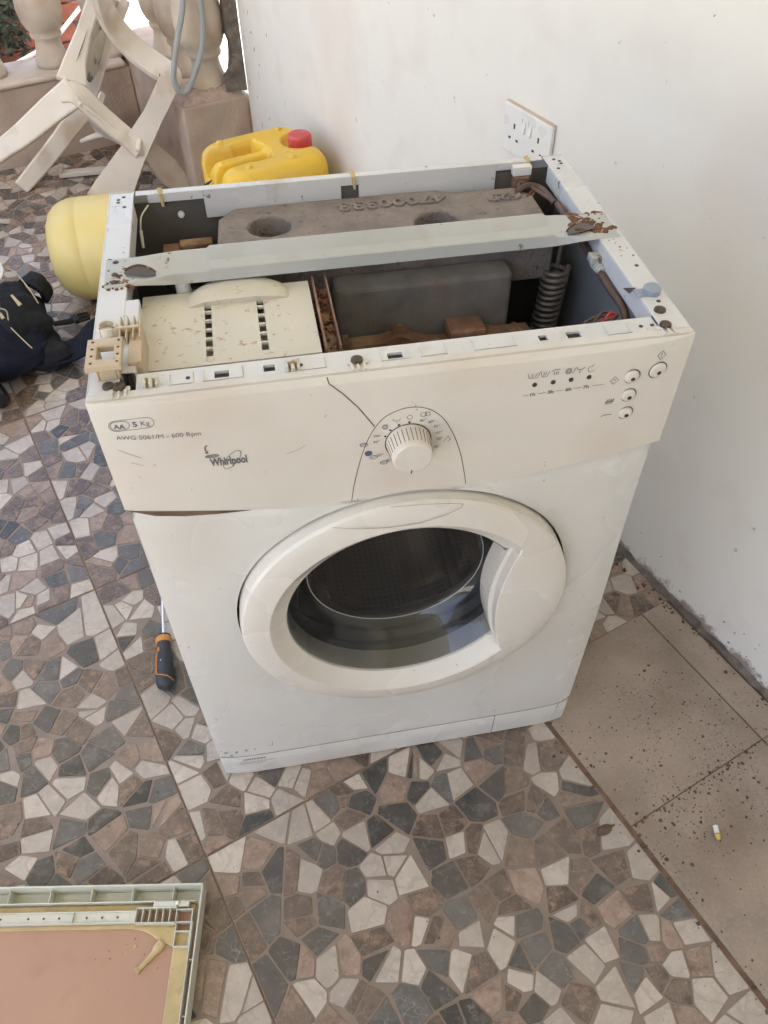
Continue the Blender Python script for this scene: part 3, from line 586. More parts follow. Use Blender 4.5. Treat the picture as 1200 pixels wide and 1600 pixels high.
# kick panels below
def kick(x0, x1, nm):
    rr = []
    for k in range(25):
        x = x0+(x1-x0)*k/24; y = ylow(x, 0)+0.0008
        rr.append([Vector((x, 0.02, 0.070)), Vector((x, y+0.001, 0.070)), Vector((x, y, 0.068)), Vector((x, y+0.0005, 0.03)), Vector((x, y+0.0015, 0.0045)), Vector((x, 0.02, 0.003))])
    e = MB(); e.loft(rr); return part(e, nm, 'enamel', smooth=40)
kp = kick(0.001, 0.4625, 'kick_panel'); kick(0.4637, 0.575, 'filter_flap'); kick(0.5757, W_-0.001, 'kick_panel_end')
decal_strokes('kick_gap', [[(0.003+0.589*k/40, 0.071) for k in range(41)]], 0.0018, 'seam', front, off=0.0001, yfun=lambda x, z: ylow(x, 0.07))
decal_strokes('flap_gap', [[(0.4631, 0.0695), (0.4631, 0.03)], [(0.5753, 0.0695), (0.5753, 0.03)]], 0.0011, 'seam', kp, off=-0.0004, yfun=lambda x, z: ylow(x, 0.07)+0.0015*smooth01(0.068, 0.03, z))
lowy = lambda x, z: ylow(x, z)+0.0006
def lowdecal(s, wd, m, p): return decal_strokes('mark', s, wd, m, p, yfun=lambda x, z: ylow(x, z)-(0.0 if z > 0.0715 else -0.0010))
print_text('CAUTION', 0.037, 0.0545, 0.0075, 'ink', kp, 1.1, 0.0002, yfun=lowy)
decal_strokes('small_print', [[(0.030+k*0.0056, zz), (0.0345+k*0.0056, zz)] for zz in (0.0475, 0.0425) for k in range(11 if zz > 0.045 else 8)], 0.0012, 'groove', kp, yfun=lowy)
decal_strokes('sticker_edge', [[(0.006,0.0935),(0.090,0.0965),(0.091,0.110)]], 0.0007, 'ink', front, yfun=lambda x, z: ylow(x, z))
for x, z, r in ((0.015,0.088,0.003),(0.032,0.089,0.002),(0.048,0.092,0.003),(0.062,0.093,0.0015),(0.022,0.078,0.0022)):
    decal_strokes('scuff', [arc(x, z, r, r*0.8, 30, 290, 8)], 0.0012, 'dot', front, yfun=lambda x, z: ylow(x, z))
for sx in (0.05, W_-0.05):
    for sy in (0.06, D_-0.05):
        e = MB(); e.lathe([(0.02, 0.0), (0.02, 0.006), (0.008, 0.008), (0.008, 0.03)], 16, Matrix.Translation((sx, sy, 0))); part(e, 'foot', 'black')
e = MB(); e.box(0.003, W_-0.003, 0.03, D_-0.003, 0.011, 0.013); part(e, 'base_plate', 'tub')
# --- door
def redge(a):                                  # inner edge of the raised grip on the right side
    lo, hi = 0.05, 0.3
    for _ in range(40):
        md = (lo+hi)/2; x, z = DC[0]+md*math.cos(a), DC[1]+md*math.sin(a)
        if x < 0.4190+1.5*(z-0.440)**2: lo = md
        else: hi = md
    return lo
NA = 180; rings = None; yo = -0.0125
cols = []
for k in range(NA):
    a = 2*pi*k/NA; rh = redge(a) if math.cos(a) > 0.3 else 9
    tilt = 0.004*math.sin(a)
    o_ = [(DR, 0.02), (DR, -0.004), (DR-0.0010, -0.0115), (DR-0.0035, -0.0150), (DR-0.0085, -0.0172), (0.192, -0.0192), (0.181, -0.0205)]
    if rh < 0.172: i_ = [(rh+0.004, -0.0225), (rh+0.0012, -0.0222), (rh, -0.0205), (rh-0.0015, -0.007), (rh-0.006, -0.004), (rh-0.007, 0.003), (min(rh-0.008, 0.1515), 0.03)]
    else: i_ = [(0.1770, -0.0207), (0.1755, -0.0200), (0.1740, -0.0186), (0.156, -0.004), (0.1545, -0.003), (0.1535, 0.002), (0.1515, 0.03)]
    cols.append([Vector((DC[0]+r*math.cos(a), yo+y, DC[1]+r*math.sin(a))) for r, y in o_+i_])
rings = [[c[j] for c in cols] for j in range(len(cols[0]))]
m_ = MB(); m_.loft(rings, True, False, False); door = part(m_, 'door', 'ringwhite', smooth=19)
gm = Matrix.Translation((DC[0], 0, DC[1])) @ Matrix.Rotation(-pi/2, 4, 'X')   # local z -> +y
m_ = MB(); m_.lathe([(0.1545, -0.012), (0.1520, -0.0125), (0.1495, -0.008), (0.139, 0.020), (0.130, 0.042), (0.124, 0.052), (0.114, 0.057), (0.09, 0.060), (0.05, 0.062), (0.0, 0.0625)], 96, gm, False, False)
gl = m_.build('door_glass', M['glass'], door, smooth=60)
import bmesh
bm = bmesh.new(); bm.from_mesh(gl.data)
if sum(f.normal.y for f in bm.faces) > 0: bmesh.ops.reverse_faces(bm, faces=bm.faces[:])
bm.to_mesh(gl.data); bm.free()
e = MB(); e.tube([gm @ Vector((0.1215*math.cos(2*pi*k/72), 0.1215*math.sin(2*pi*k/72), 0.0525)) for k in range(73)], 0.0008, 8); e.build('added_glint_ring', mat('glass_edge_glint', (0.5, 0.5, 0.5), 0.12, spec=1.0), door, smooth=True)  # pale ring added as the bright glint round the end of the bowl
def aty(px, py, y):
    d = CM @ Vector(((px-600)/FPX, -(py-800)/FPX, -1.0)); q = CAM+d*((y-CAM.y)/d.y); return q.x, q.z
decal_strokes('grip_outline', [[aty(px, py, yo-0.0206) for px, py in ((520,824),(560,826),(610,824),(655,817),(695,805),(720,793),(724,787),(700,786),(660,788),(610,792))]], 0.0007, 'groove', door, yfun=lambda x, z: yo-0.0206)
# --- inside: gasket, drum, tub
m_ = MB(); m_.lathe([(0.214, 0.026), (0.168, 0.028), (0.160, 0.034), (0.166, 0.045), (0.158, 0.055), (0.164, 0.066), (0.152, 0.076), (0.150, 0.088)], 64, gm, False, False); part(m_, 'door_gasket', 'rubber', smooth=True)
m_ = MB(); m_.lathe([(0.150, 0.085), (0.165, 0.088), (0.215, 0.098), (0.222, 0.105), (0.222, 0.318), (0.20, 0.325), (0.06, 0.322), (0.0, 0.315)], 64, gm, False, False); drum = part(m_, 'drum', 'drum', smooth=40)
for k in range(3):
    a = 2*pi*k/3+0.9; e = MB(); Mr = gm @ Matrix.Rotation(a, 4, 'Z')
    e.loft([[Mr @ Vector(p) for p in ((0.222,-0.035,zz),(0.195,-0.012,zz),(0.190,0,zz),(0.195,0.012,zz),(0.222,0.035,zz))] for zz in (0.115, 0.30)]); e.build('drum_paddle', M['drum'], drum, smooth=True)
m_ = MB(); m_.lathe([(0.170, 0.070), (0.232, 0.075), (0.237, 0.085), (0.237, 0.335), (0.22, 0.345), (0.0, 0.345)], 64, gm, False, False); part(m_, 'tub', 'tub', smooth=40)
# --- concrete weights
out = [(0.126,0.298),(0.130,0.372),(0.150,0.396),(0.255,0.398),(0.300,0.398),(0.418,0.398),(0.436,0.386),(0.520,0.386),(0.540,0.360),(0.541,0.262),(0.135,0.262)]
def weight(poly, z0, z1, holes, nm, m_name):
    import bmesh
    bm = bmesh.new()
    vs = [bm.verts.new((x, y, z1)) for x, y in poly]; es = [bm.edges.new((vs[i-1], vs[i])) for i in range(len(vs))]
    for (cx, cy, rx, ry) in holes:
        hv = [bm.verts.new((cx+rx*math.cos(2*pi*k/24), cy+ry*math.sin(2*pi*k/24), z1)) for k in range(24)]
        es += [bm.edges.new((hv[i-1], hv[i])) for i in range(24)]
    bmesh.ops.triangle_fill(bm, use_beauty=True, edges=es)
    r = bmesh.ops.extrude_face_region(bm, geom=bm.faces[:])
    bmesh.ops.translate(bm, vec=(0, 0, z0-z1), verts=[v for v in r['geom'] if isinstance(v, bmesh.types.BMVert)])
    bmesh.ops.recalc_face_normals(bm, faces=bm.faces)
    me = bpy.data.meshes.new(nm); bm.to_mesh(me); bm.free(); me.materials.append(M[m_name])
    o = link_obj(bpy.data.objects.new(nm, me), wm)
    b = o.modifiers.new('bevel', 'BEVEL'); b.width = 0.004; b.segments = 3; b.limit_method = 'ANGLE'; b.angle_limit = math.radians(40)
    return o
ZW = 0.800
cw = weight(out, 0.735, ZW, [(0.193,0.342,0.027,0.025), (0.402,0.312,0.030,0.030)], 'concrete_counterweight', 'concrete')
def emboss(s, x, y, size, sx):
    me = text_mesh(s, size, 0.0016, sx, 0.0006)
    for v in me.vertices: v.co = (x-v.co.x, y-v.co.y, ZW+v.co.z+0.001)
    me.materials.clear(); me.materials.append(M['concrete']); link_obj(bpy.data.objects.new('embossed_number', me), cw)
emboss('47000333', 0.425, 0.379, 0.028, 1.28); emboss('629', 0.524, 0.366, 0.024, 1.3)
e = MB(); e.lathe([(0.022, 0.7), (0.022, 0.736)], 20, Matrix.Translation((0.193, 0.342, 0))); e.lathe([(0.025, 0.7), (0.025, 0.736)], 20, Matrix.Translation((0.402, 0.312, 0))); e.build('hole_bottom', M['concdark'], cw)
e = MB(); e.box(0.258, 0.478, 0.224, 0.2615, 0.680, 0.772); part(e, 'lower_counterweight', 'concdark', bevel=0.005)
# --- cross brace: shallow channel between the side flanges
xs = [0.006, 0.030, 0.040, 0.050, 0.060, 0.070, 0.085, 0.105, 0.117, 0.121, 0.30, 0.515, 0.520, 0.525, 0.535, 0.545, 0.555, 0.563, 0.590]
prof = []
for x in xs:
    e_ = 1-smooth01(0.034, 0.085, min(x, W_-x)); zf = H_+0.0012-(1-e_)*0.009   # channel floor rises to the flange at both ends
    k_ = 1-e_; hb = k_*0.008; yb = 0.256-0.007*e_; y0 = 0.193+0.014*k_
    st = 0.003 if 0.119 < x < 0.518 else 0
    ft = zf+0.001+k_*0.007+st*0.7; fb = zf-0.001-k_*0.003
    prof.append([Vector((x, yb, zf+hb+st)), Vector((x, yb-0.0015, zf+hb+st)), Vector((x, yb-0.003-0.012*k_, zf+0.0012)), Vector((x, y0+0.012, zf)), Vector((x, y0+0.0035, ft-0.0015)), Vector((x, y0+0.0015, ft)), Vector((x, y0, ft-0.001)), Vector((x, y0-0.002, fb)), Vector((x, y0, fb)), Vector((x, y0+0.003, zf-0.002)), Vector((x, yb, zf-0.0015))])
m_ = MB(); m_.loft(prof); brace = part(m_, 'cross_brace', 'brace', smooth=25)
def flakes(name, x0, x1, y0, y1, z, n, parent, m, seed, s0=0.003, s1=0.009):
    r = random.Random(seed); e = MB()
    for _ in range(n):
        cx, cy = r.uniform(x0, x1), r.uniform(y0, y1); s = r.uniform(s0, s1); a0 = r.random()*6; h = z+r.random()*0.0004
        q = [(cx+s*r.uniform(.5,1)*math.cos(a0+k*2*pi/6), cy+s*r.uniform(.4,.9)*math.sin(a0+k*2*pi/6)) for k in range(6)]
        e.add([(a, b, z-0.002) for a, b in q]+[(cx+(a-cx)*.8, cy+(b-cy)*.8, h+r.uniform(-.0002,.0006)) for a, b in q], [tuple(range(6,12))]+[(k, (k+1) % 6, 6+(k+1) % 6, 6+k) for k in range(6)])
    o = e.build(name, M[m], parent); o['kind'] = 'stuff'; return o
flakes('rust_stain', 0.545, 0.582, 0.208, 0.246, H_+0.0009, 14, brace, 'tanrust', 33, 0.006, 0.013); flakes('rust_stain', 0.010, 0.032, 0.200, 0.244, H_+0.0006, 7, brace, 'tanrust', 34, 0.004, 0.009)
flakes('rust_flakes', 0.548, 0.588, 0.205, 0.252, H_+0.0016, 60, brace, 'rust', 3)
flakes('rust_flakes', 0.008, 0.030, 0.196, 0.248, H_+0.0014, 14, brace, 'rust', 4, 0.002, 0.006)
def zfl(x): return H_+0.0012-smooth01(0.034, 0.085, min(x, W_-x))*0.009
for x0, x1 in ((0.028, 0.060), (0.534, 0.566)):
    e = MB(); n = 16; P = []
    for k in range(n+1):
        x = x0+(x1-x0)*k/n; wv = math.sin(pi*k/n)**0.7; P.append((Vector((x, 0.211-0.005*wv, zfl(x)+0.0016+0.002*wv)), Vector((x, 0.212, zfl(x)+0.0008)), Vector((x, 0.217+0.006*wv, zfl(x)+0.0024+0.003*wv))))
    e.loft([[p[j] for p in P] for j in range(3)], False, False, False); e.build('torn_opening', M['inside'], brace, smooth=True)
    e = MB(); e.tube([p[2] for p in P], 0.0012, 6); e.build('torn_edge', M['rust'], brace, smooth=True)
flakes('rust_flakes', 0.004, 0.036, 0.186, 0.20, H_+0.0010, 16, brace, 'rust', 14, 0.0015, 0.004)
flakes('rust_flakes', 0.574, 0.590, 0.150, 0.196, H_-0.0002, 10, brace, 'tanrust', 15, 0.001, 0.0025)
# --- detergent box
DZ = 0.802
m_ = MB(); slots = []
for cx in (0.112, 0.169):
    for k in range(7): slots.append((cx-0.0036, cx+0.0036, 0.084+k*0.0165, 0.084+k*0.0165+0.0135))
plate(m_, 0.041, 0.226, 0.070, 0.206, DZ-0.003, DZ, slots)
m_.box(0.041, 0.226, 0.204, 0.206, DZ-0.09, DZ-0.0032); m_.box(0.0412, 0.043, 0.0705, 0.204, DZ-0.09, DZ-0.0032); m_.box(0.2242, 0.2258, 0.0705, 0.204, DZ-0.09, DZ-0.0032); m_.box(0.041, 0.226, 0.0702, 0.2038, DZ-0.030, DZ-0.027)
disp = part(m_, 'detergent_box', 'cream')
m_ = MB(); rr = []
for t, r in ((0, 0.052), (0.35, 0.049), (0.7, 0.040), (0.9, 0.030), (1.0, 0.018)):
    rr.append([Vector((0.146+r*1.15*math.cos(pi*k/16), 0.188+0.7*r*math.sin(pi*k/16)*1.0+0.006*t, DZ-0.004+0.014*t)) for k in range(17)]+[Vector((0.146-r*1.15, 0.176, DZ-0.004+0.010*t)), Vector((0.146+r*1.15, 0.176, DZ-0.004+0.010*t))])
m_.loft(rr); m_.build('inlet_hump', M['cream'], disp, smooth=50)
m_ = MB(); m_.tube([(0.086, 0.216, DZ-0.03), (0.086, 0.216, DZ+0.012)], [0.009, 0.0085], 14); m_.tube([(0.086, 0.216, DZ+0.012), (0.086, 0.216, DZ+0.016)], [0.0085, 0.006], 14); m_.build('hose_stub', M['steel'], disp, smooth=True)
m_ = MB(); m_.box(0.230, 0.2325, 0.072, 0.21, DZ-0.03, DZ+0.004); m_.box(0.2325, 0.245, 0.078, 0.205, DZ-0.02, DZ-0.012); m_.box(0.2455, 0.2475, 0.074, 0.22, DZ-0.022, DZ+0.003); m_.build('rusted_edge', M['tanrust'], disp, bevel=0.001)
flakes('rust_flakes', 0.228, 0.247, 0.078, 0.205, DZ-0.010, 50, disp, 'rust', 9, 0.002, 0.006)
# --- bracket in the front left corner
m_ = MB(); z0, z1 = H_+0.004, H_+0.021; x0, x1, y0, y1 = 0.003, 0.036, 0.026, 0.070; hx0, hx1, hy0, hy1 = 0.013, 0.0285, 0.037, 0.057
o4 = [(x0,y0),(x1,y0),(x1,y1),(x0,y1)]; i4 = [(hx0,hy0),(hx1,hy0),(hx1,hy1),(hx0,hy1)]; zz0 = H_+0.014
m_.loft([[Vector((a, b, zz)) for a, b in q4] for q4, zz in ((i4, zz0), (o4, zz0), (o4, z1), (i4, z1), (i4, zz0))], True, False, False)
m_.box(0.010, 0.0125, 0.030, 0.064, H_+0.0002, zz0+0.001); m_.box(0.029, 0.0315, 0.030, 0.064, H_+0.0002, zz0+0.001); m_.box(0.0127, 0.0288, 0.030, 0.0325, H_+0.0002, zz0+0.001); br = part(m_, 'corner_bracket', 'amber', bevel=0.0015)
for k in range(4):
    for xx in (0.0085, 0.0325):
        e = MB(); e.lathe([(0.0016, z1-0.0005), (0.0014, z1+0.0004)], 8, Matrix.Translation((xx, 0.031+k*0.011, 0))); e.build('screw_hole', M['rust'], br)
m_ = MB(); m_.box(0.037, 0.050, 0.050, 0.112, H_-0.03, H_+0.004); m_.box(0.008, 0.049, 0.100, 0.104, H_+0.0005, H_+0.010)
for k in range(4): m_.box(0.028+k*0.0065, 0.0298+k*0.0065, 0.085, 0.122, H_+0.0003, H_+0.009)
part(m_, 'bracket_arm', 'amber', bevel=0.001)
m_ = MB(); m_.lathe([(0.010, H_), (0.010, H_+0.010), (0.0075, H_+0.010), (0.0072, H_+0.002), (0.0, H_+0.002)], 20, Matrix.Translation((0.016, 0.108, 0))); part(m_, 'bracket_boss', 'cream', smooth=30)
for x, y, r in ((0.020, 0.021, 0.006), (0.5755, 0.044, 0.0065), (0.0165, 0.2, 0.004), (0.0165, 0.215, 0.004), (0.0165, 0.24, 0.004)):
    e = MB(); e.lathe([(r, H_-0.0005), (r*0.9, H_+0.0022), (r*0.5, H_+0.0034), (0, H_+0.0034)], 16, Matrix.Translation((x, y, 0))); part(e, 'corner_screw', 'screw', smooth=True)
e = MB(); e.lathe([(0.0095, H_), (0.0095, H_+0.006), (0.007, H_+0.008), (0.0, H_+0.008)], 18, Matrix.Translation((0.580, 0.077, 0))); e.box(0.562, 0.574, 0.070, 0.084, H_+0.0003, H_+0.0012)
part(e, 'spacer_plug', mat('blue_grey_plastic', (0.27, 0.31, 0.37), 0.45), smooth=30)
e = MB(); e.add([(0.556, 0.078, H_+0.0004), (0.568, 0.088, H_+0.0004), (0.553, 0.090, H_+0.0004)], [(0,1,2)]); e.build('flange_hole', M['dot'], wm, fix=False)
# --- suspension spring, hoses, cables, valve
def helix(cx, cy, z0, z1, r, turns, n=14): return [(cx+r*math.cos(2*pi*k/n), cy+0.02*(z1-(z0+(z1-z0)*k/(turns*n)))/(z1-z0)+r*math.sin(2*pi*k/n), z0+(z1-z0)*k/(turns*n)) for k in range(turns*n+1)]
e = MB(); e.tube(helix(0.549, 0.262, 0.60, 0.75, 0.0155, 16), 0.0030, 6); e.tube([(0.549, 0.262, 0.75), (0.55, 0.262, 0.79), (0.562, 0.262, 0.80)], 0.0028, 6); part(e, 'suspension_spring', mat('dull_spring', (0.22, 0.185, 0.155), 0.5, metal=0.4), smooth=True)
e = MB(); e.tube(catmull([(0.556, 0.31, 0.81), (0.559, 0.23, 0.806), (0.561, 0.185, 0.800), (0.561, 0.13, 0.798), (0.566, 0.095, 0.79), (0.56, 0.06, 0.77)], 6), 0.0046, 10); part(e, 'wire_loom', 'copper', smooth=True)
e = MB()
for k in range(5): e.lathe([(0.0062, -0.002), (0.0062, 0.002)], 12, Matrix.Translation((0.5605+0.0004*k, 0.182-0.013*k*0.35, 0.801)) @ Matrix.Rotation(pi/2, 4, 'X'))
e.box(0.553, 0.570, 0.175, 0.190, 0.803, 0.812); part(e, 'loom_clip', 'brace', bevel=0.001)
for k in range(6):
    r = random.Random(k); e = MB(); e.tube(catmull([(0.558, 0.095, 0.788), (0.548-0.004*k, 0.088+r.uniform(-.01,.01), 0.792), (0.53-0.005*k, 0.078, 0.780+r.uniform(-.008,.008)), (0.505-0.006*k, 0.062, 0.755)], 5), 0.0017, 6); part(e, 'wire', 'copper' if k % 3 else 'red', smooth=True)
e = MB(); e.box(0.51, 0.555, 0.052, 0.078, 0.72, 0.765); part(e, 'terminal_block', mat('maroon_plastic', (0.13, 0.04, 0.035), 0.5), bevel=0.003)
for k in range(7):
    r = random.Random(20+k); e = MB(); e.tube(catmull([(0.50+0.004*k, 0.345+r.uniform(-.01,.01), 0.775), (0.525, 0.36+r.uniform(-.02,.02), 0.80+r.uniform(-.01,.01)), (0.545+r.uniform(-.006,.006), 0.365, 0.806), (0.556, 0.32, 0.806)], 5), 0.0018 if k else 0.004, 6); part(e, 'wire', ('copper', 'black', 'tanrust')[k % 3], smooth=True)
e = MB(); e.box(0.520, 0.545, 0.388, 0.399, H_-0.014, H_-0.002); part(e, 'terminal_tag', 'socket', bevel=0.001)
e = MB(); e.box(0.522, 0.542, 0.386, 0.3995, H_-0.046, H_-0.0145); part(e, 'terminal_base', 'tanrust', bevel=0.001)
e = MB(); e.lathe([(0.0045, 0), (0.004, 0.003), (0, 0.004)], 14, Matrix.Translation((0.083, 0.4035, 0.795)) @ Matrix.Rotation(pi/2, 4, 'X')); part(e, 'rear_rivet', 'socket', smooth=True)
vz = 0.770
e = MB(); e.box(0.055, 0.076, 0.330, 0.378, vz-0.05, vz); e.box(0.0762, 0.118, 0.362, 0.378, vz-0.05, vz+0.004); e.box(0.110, 0.118, 0.330, 0.3618, vz-0.045, vz); valve = part(e, 'inlet_valve', 'tanrust', bevel=0.0015)
e = MB(); e.lathe([(0.016, 0.0), (0.016, 0.033)], 20, Matrix.Translation((0.0764, 0.344, vz-0.016)) @ Matrix.Rotation(pi/2, 4, 'Y')); e.build('valve_coil', M['coil'], valve, smooth=30)
e = MB(); e.tube(catmull([(0.034, 0.36, 0.80), (0.037, 0.372, 0.812), (0.046, 0.392, 0.816)], 5), 0.0010, 6); e.tube(catmull([(0.034, 0.345, 0.785), (0.034, 0.36, 0.80)], 3), 0.002, 6); part(e, 'wire', 'cream', smooth=True)
e = MB(); e.tube(catmull([(0.03, 0.33, 0.75), (0.05, 0.325, 0.765), (0.07, 0.30, 0.75), (0.10, 0.29, 0.74)], 5), 0.008, 8); part(e, 'black_hose', 'black', smooth=True)
# rusty clamp and pump bracket between weight and front rail
e = MB(); e.strap(catmull([(0.236, 0.205, 0.690), (0.27, 0.208, 0.702), (0.31, 0.207, 0.704), (0.334, 0.207, 0.710), (0.36, 0.204, 0.700), (0.40, 0.200, 0.698), (0.45, 0.203, 0.70), (0.50, 0.206, 0.698)], 4), 0.020, 0.012, (0, 0, 1)); e.box(0.326, 0.342, 0.205, 0.220, 0.70, 0.720); e.box(0.262, 0.270, 0.20, 0.218, 0.70, 0.714); part(e, 'rusty_bracket', 'tanrust', smooth=25)
flakes('rust_debris', 0.245, 0.50, 0.165, 0.222, 0.700, 70, wm, 'rust', 41, 0.003, 0.011); flakes('rust_debris', 0.25, 0.48, 0.165, 0.222, 0.703, 30, wm, 'tanrust', 42, 0.003, 0.010)
e = MB(); e.box(0.393, 0.440, 0.186, 0.221, 0.697, 0.722); part(e, 'rusty_box', 'tanrust', bevel=0.005)
e = MB(); e.lathe([(0.008, 0), (0.012, 0.01), (0.012, 0.03)], 14, Matrix.Translation((0.335, 0.20, 0.69)) @ Matrix.Rotation(pi/2, 4, 'X')); part(e, 'rubber_plug', 'black', smooth=True)
e = MB(); e.box(0.236, 0.40, 0.17, 0.222, 0.672, 0.678); part(e, 'tub_rim_plate', 'tanrust', bevel=0.002)

# ================================================================== BALUSTRADE
bal = thing('balustrade', 'weathered plaster balustrade with turned balusters on a low plinth at the end of the veranda', 'balustrade', uv(0.7, 2.4, 0))
def ruff(o, st, sz=0.15, lv=3):                # slightly uneven plaster
    s = o.modifiers.new('sub', 'SUBSURF'); s.subdivision_type = 'SIMPLE'; s.levels = lv; s.render_levels = lv
    t = bpy.data.textures.new('ruff', 'CLOUDS'); t.noise_scale = sz; d = o.modifiers.new('d', 'DISPLACE'); d.texture = t; d.strength = st; d.mid_level = 0.5; d.texture_coords = 'GLOBAL'
def blk(u0, u1, v0, v1, z0, z1, nm, m, st=0.006):
    e = MB()
    nu = max(1, int((u1-u0)/0.1)); nv = max(1, int((v1-v0)/0.1))
    e.box(u0, u1, v0, v1, z0, z1, Muv); o = e.build(nm, M[m], bal, bevel=0.008); 
    if st: ruff(o, st, 0.08, 4)
    return o
blk(-1.95, 0.715, 2.525, 2.72, -0.3, 0.252, 'plinth', 'plinth'); blk(-1.95, 0.70, 2.515, 2.73, 0.2525, 0.272, 'plinth_cap', 'baluster', 0.008)
blk(0.715, 0.93, 1.90, 2.73, -0.3, 0.305, 'plinth', 'plinth')
blk(0.690, 0.908, 1.891, 1.99, 0.0, 0.318, 'pier', 'plinth')
bprof = [(0.058, 0), (0.060, 0.02), (0.050, 0.045), (0.044, 0.07), (0.043, 0.085), (0.052, 0.093), (0.054, 0.102), (0.050, 0.110), (0.060, 0.120), (0.071, 0.145), (0.076, 0.18), (0.073, 0.22), (0.062, 0.28), (0.046, 0.36), (0.038, 0.41), (0.046, 0.42), (0.046, 0.435), (0.038, 0.445), (0.055, 0.48), (0.055, 0.51)]
e = MB(); e.lathe(bprof, 28); bme = e.mesh('baluster', [M['baluster']]); bme.polygons.foreach_set('use_smooth', [True]*len(bme.polygons))
for k, (u, v, z, s) in enumerate(((0.82,1.985,0.33,1.0),(0.825,2.20,0.305,0.95),(0.832,2.395,0.305,0.95),(0.685,2.625,0.268,1.0),(0.475,2.625,0.268,1.0),(0.255,2.625,0.268,1.0),(0.01,2.625,0.268,1.0),(-0.235,2.625,0.268,1.0),(-0.48,2.625,0.268,1.0),(-0.725,2.625,0.268,1.0),(-0.97,2.625,0.268,1.0))):
    o = bpy.data.objects.new('baluster', bme); o.location = uv(u, v, z); o.scale = (s, s, 1); o.rotation_euler = (random.uniform(-.015,.015), random.uniform(-.015,.015), k); link_obj(o, bal)
blk(-1.95, 0.93, 2.54, 2.71, 0.778, 0.87, 'handrail', 'baluster', 0); blk(0.72, 0.93, 1.90, 2.5385, 0.815, 0.87, 'handrail', 'baluster', 0)
# crumbling mortar heaped on the pier
e = MB(); r = random.Random(3); nu, nv = 22, 16; g = []
for i in range(nu+1):
    for j in range(nv+1):
        u = 0.690+0.218*i/nu; v = 1.893+0.17*j/nv; ed = min(i, nu-i, 3)/3*min(j, 3)/3
        g.append(uv(u, v, 0.310+0.016*ed+0.03*ed*math.exp(-((u-0.83)/0.06)**2-((v-1.98)/0.06)**2)+r.random()*0.010*ed))
e.add(g, [(i*(nv+1)+j, (i+1)*(nv+1)+j, (i+1)*(nv+1)+j+1, i*(nv+1)+j+1) for i in range(nu) for j in range(nv)])
e.build('crumbled_mortar', M['rubble'], bal, smooth=40)
e = MB(); rr = []
for k in range(19):
    z = 0.33+0.47*k/18; a = random.uniform(0, .012)
    rr.append([uv(0.885-a-0.03*(k < 3), 1.905+random.uniform(0,.006), z), uv(0.911, 1.893, z), uv(0.911, 1.96, z), uv(0.888-a, 1.95, z)])
e.loft(rr); e.build('mouldy_filler', M['mould'], bal)

# ================================================================== THINGS AROUND
# --- yellow jerrycan against the wall
jc = thing('jerrycan', 'bright yellow plastic jerrycan with a red cap, behind the washing machine against the wall', 'jerrycan', uv(0.745, 1.335, 0))
A_, B_ = 0.147, 0.130
def jpos(s, t):
    k = 5.0; m = max(abs(s), abs(t))
    if m < 1e-9: return 0.0, 0.0
    L_ = (abs(s/m)**k+abs(t/m)**k)**(-1/k); return s*L_, t*L_
def sstep(d, w_): return smooth01(-w_, w_, d)
def jh(s, t):
    m = max(abs(s), abs(t)); a, b = s*A_, t*B_; z = 0.394
    ed = max(0, m-0.74)/0.26; z -= 0.040*(1-math.sqrt(max(0, 1-ed*ed)))
    # hand recess on the left with the handle bar running through it
    inside = min(sstep(a+0.150, 0.01), sstep(0.012-a-abs(b)*0.3, 0.012), sstep(0.058-abs(b-0.004), 0.008))
    bar = sstep(0.0185-abs(b-0.004), 0.006)
    z -= 0.060*inside*(1-bar) + 0.012*inside*bar
    z -= 0.020*sstep(0.046-math.hypot(a-0.108, b+0.0), 0.010)
    return z
n = 72; g = []
for i in range(n+1):
    for j in range(n+1):
        s, t = -1+2*i/n, -1+2*j/n; x, y = jpos(s, t); g.append(Muv @ Vector((0.725+x*A_, 1.345+y*B_, jh(s, t))))
fs = [(i*(n+1)+j, (i+1)*(n+1)+j, (i+1)*(n+1)+j+1, i*(n+1)+j+1) for i in range(n) for j in range(n)]
e = MB(); e.add(g, fs)
border = [(i, 0) for i in range(n)]+[(n, j) for j in range(n)]+[(i, n) for i in range(n, 0, -1)]+[(0, j) for j in range(n, 0, -1)]
ringt = [g[i*(n+1)+j] for i, j in border]; c0 = uv(0.725, 1.345)
def jr(z, f): return [Vector((c0.x+(p.x-c0.x)*f, c0.y+(p.y-c0.y)*f, z if z is not None else p.z)) for p in ringt]
e.loft([jr(None, 1.0), jr(0.27, 1.0), jr(0.262, 0.985), jr(0.25, 0.985), jr(0.242, 1.0), jr(0.03, 1.0), jr(0.006, 0.97), jr(0.0, 0.93)], True, False, True)
import bmesh
me = e.mesh('body', [M['yellow']]); bm = bmesh.new(); bm.from_mesh(me); bmesh.ops.remove_doubles(bm, verts=bm.verts, dist=1e-5); bmesh.ops.recalc_face_normals(bm, faces=bm.faces); bm.to_mesh(me); bm.free()
me.polygons.foreach_set('use_smooth', [True]*len(me.polygons)); link_obj(bpy.data.objects.new('body', me), jc)
cp = uv(0.725+0.108, 1.345, 0); e = MB(); n = 36
e.loft([[Vector((cp.x+r*(1+0.03*(k % 2))*math.cos(2*pi*k/n), cp.y+r*(1+0.03*(k % 2))*math.sin(2*pi*k/n), z)) for k in range(n)] for r, z in ((0.031, 0.372), (0.031, 0.403), (0.028, 0.408), (0.012, 0.409))]); e.build('cap', M['red'], jc, smooth=25)
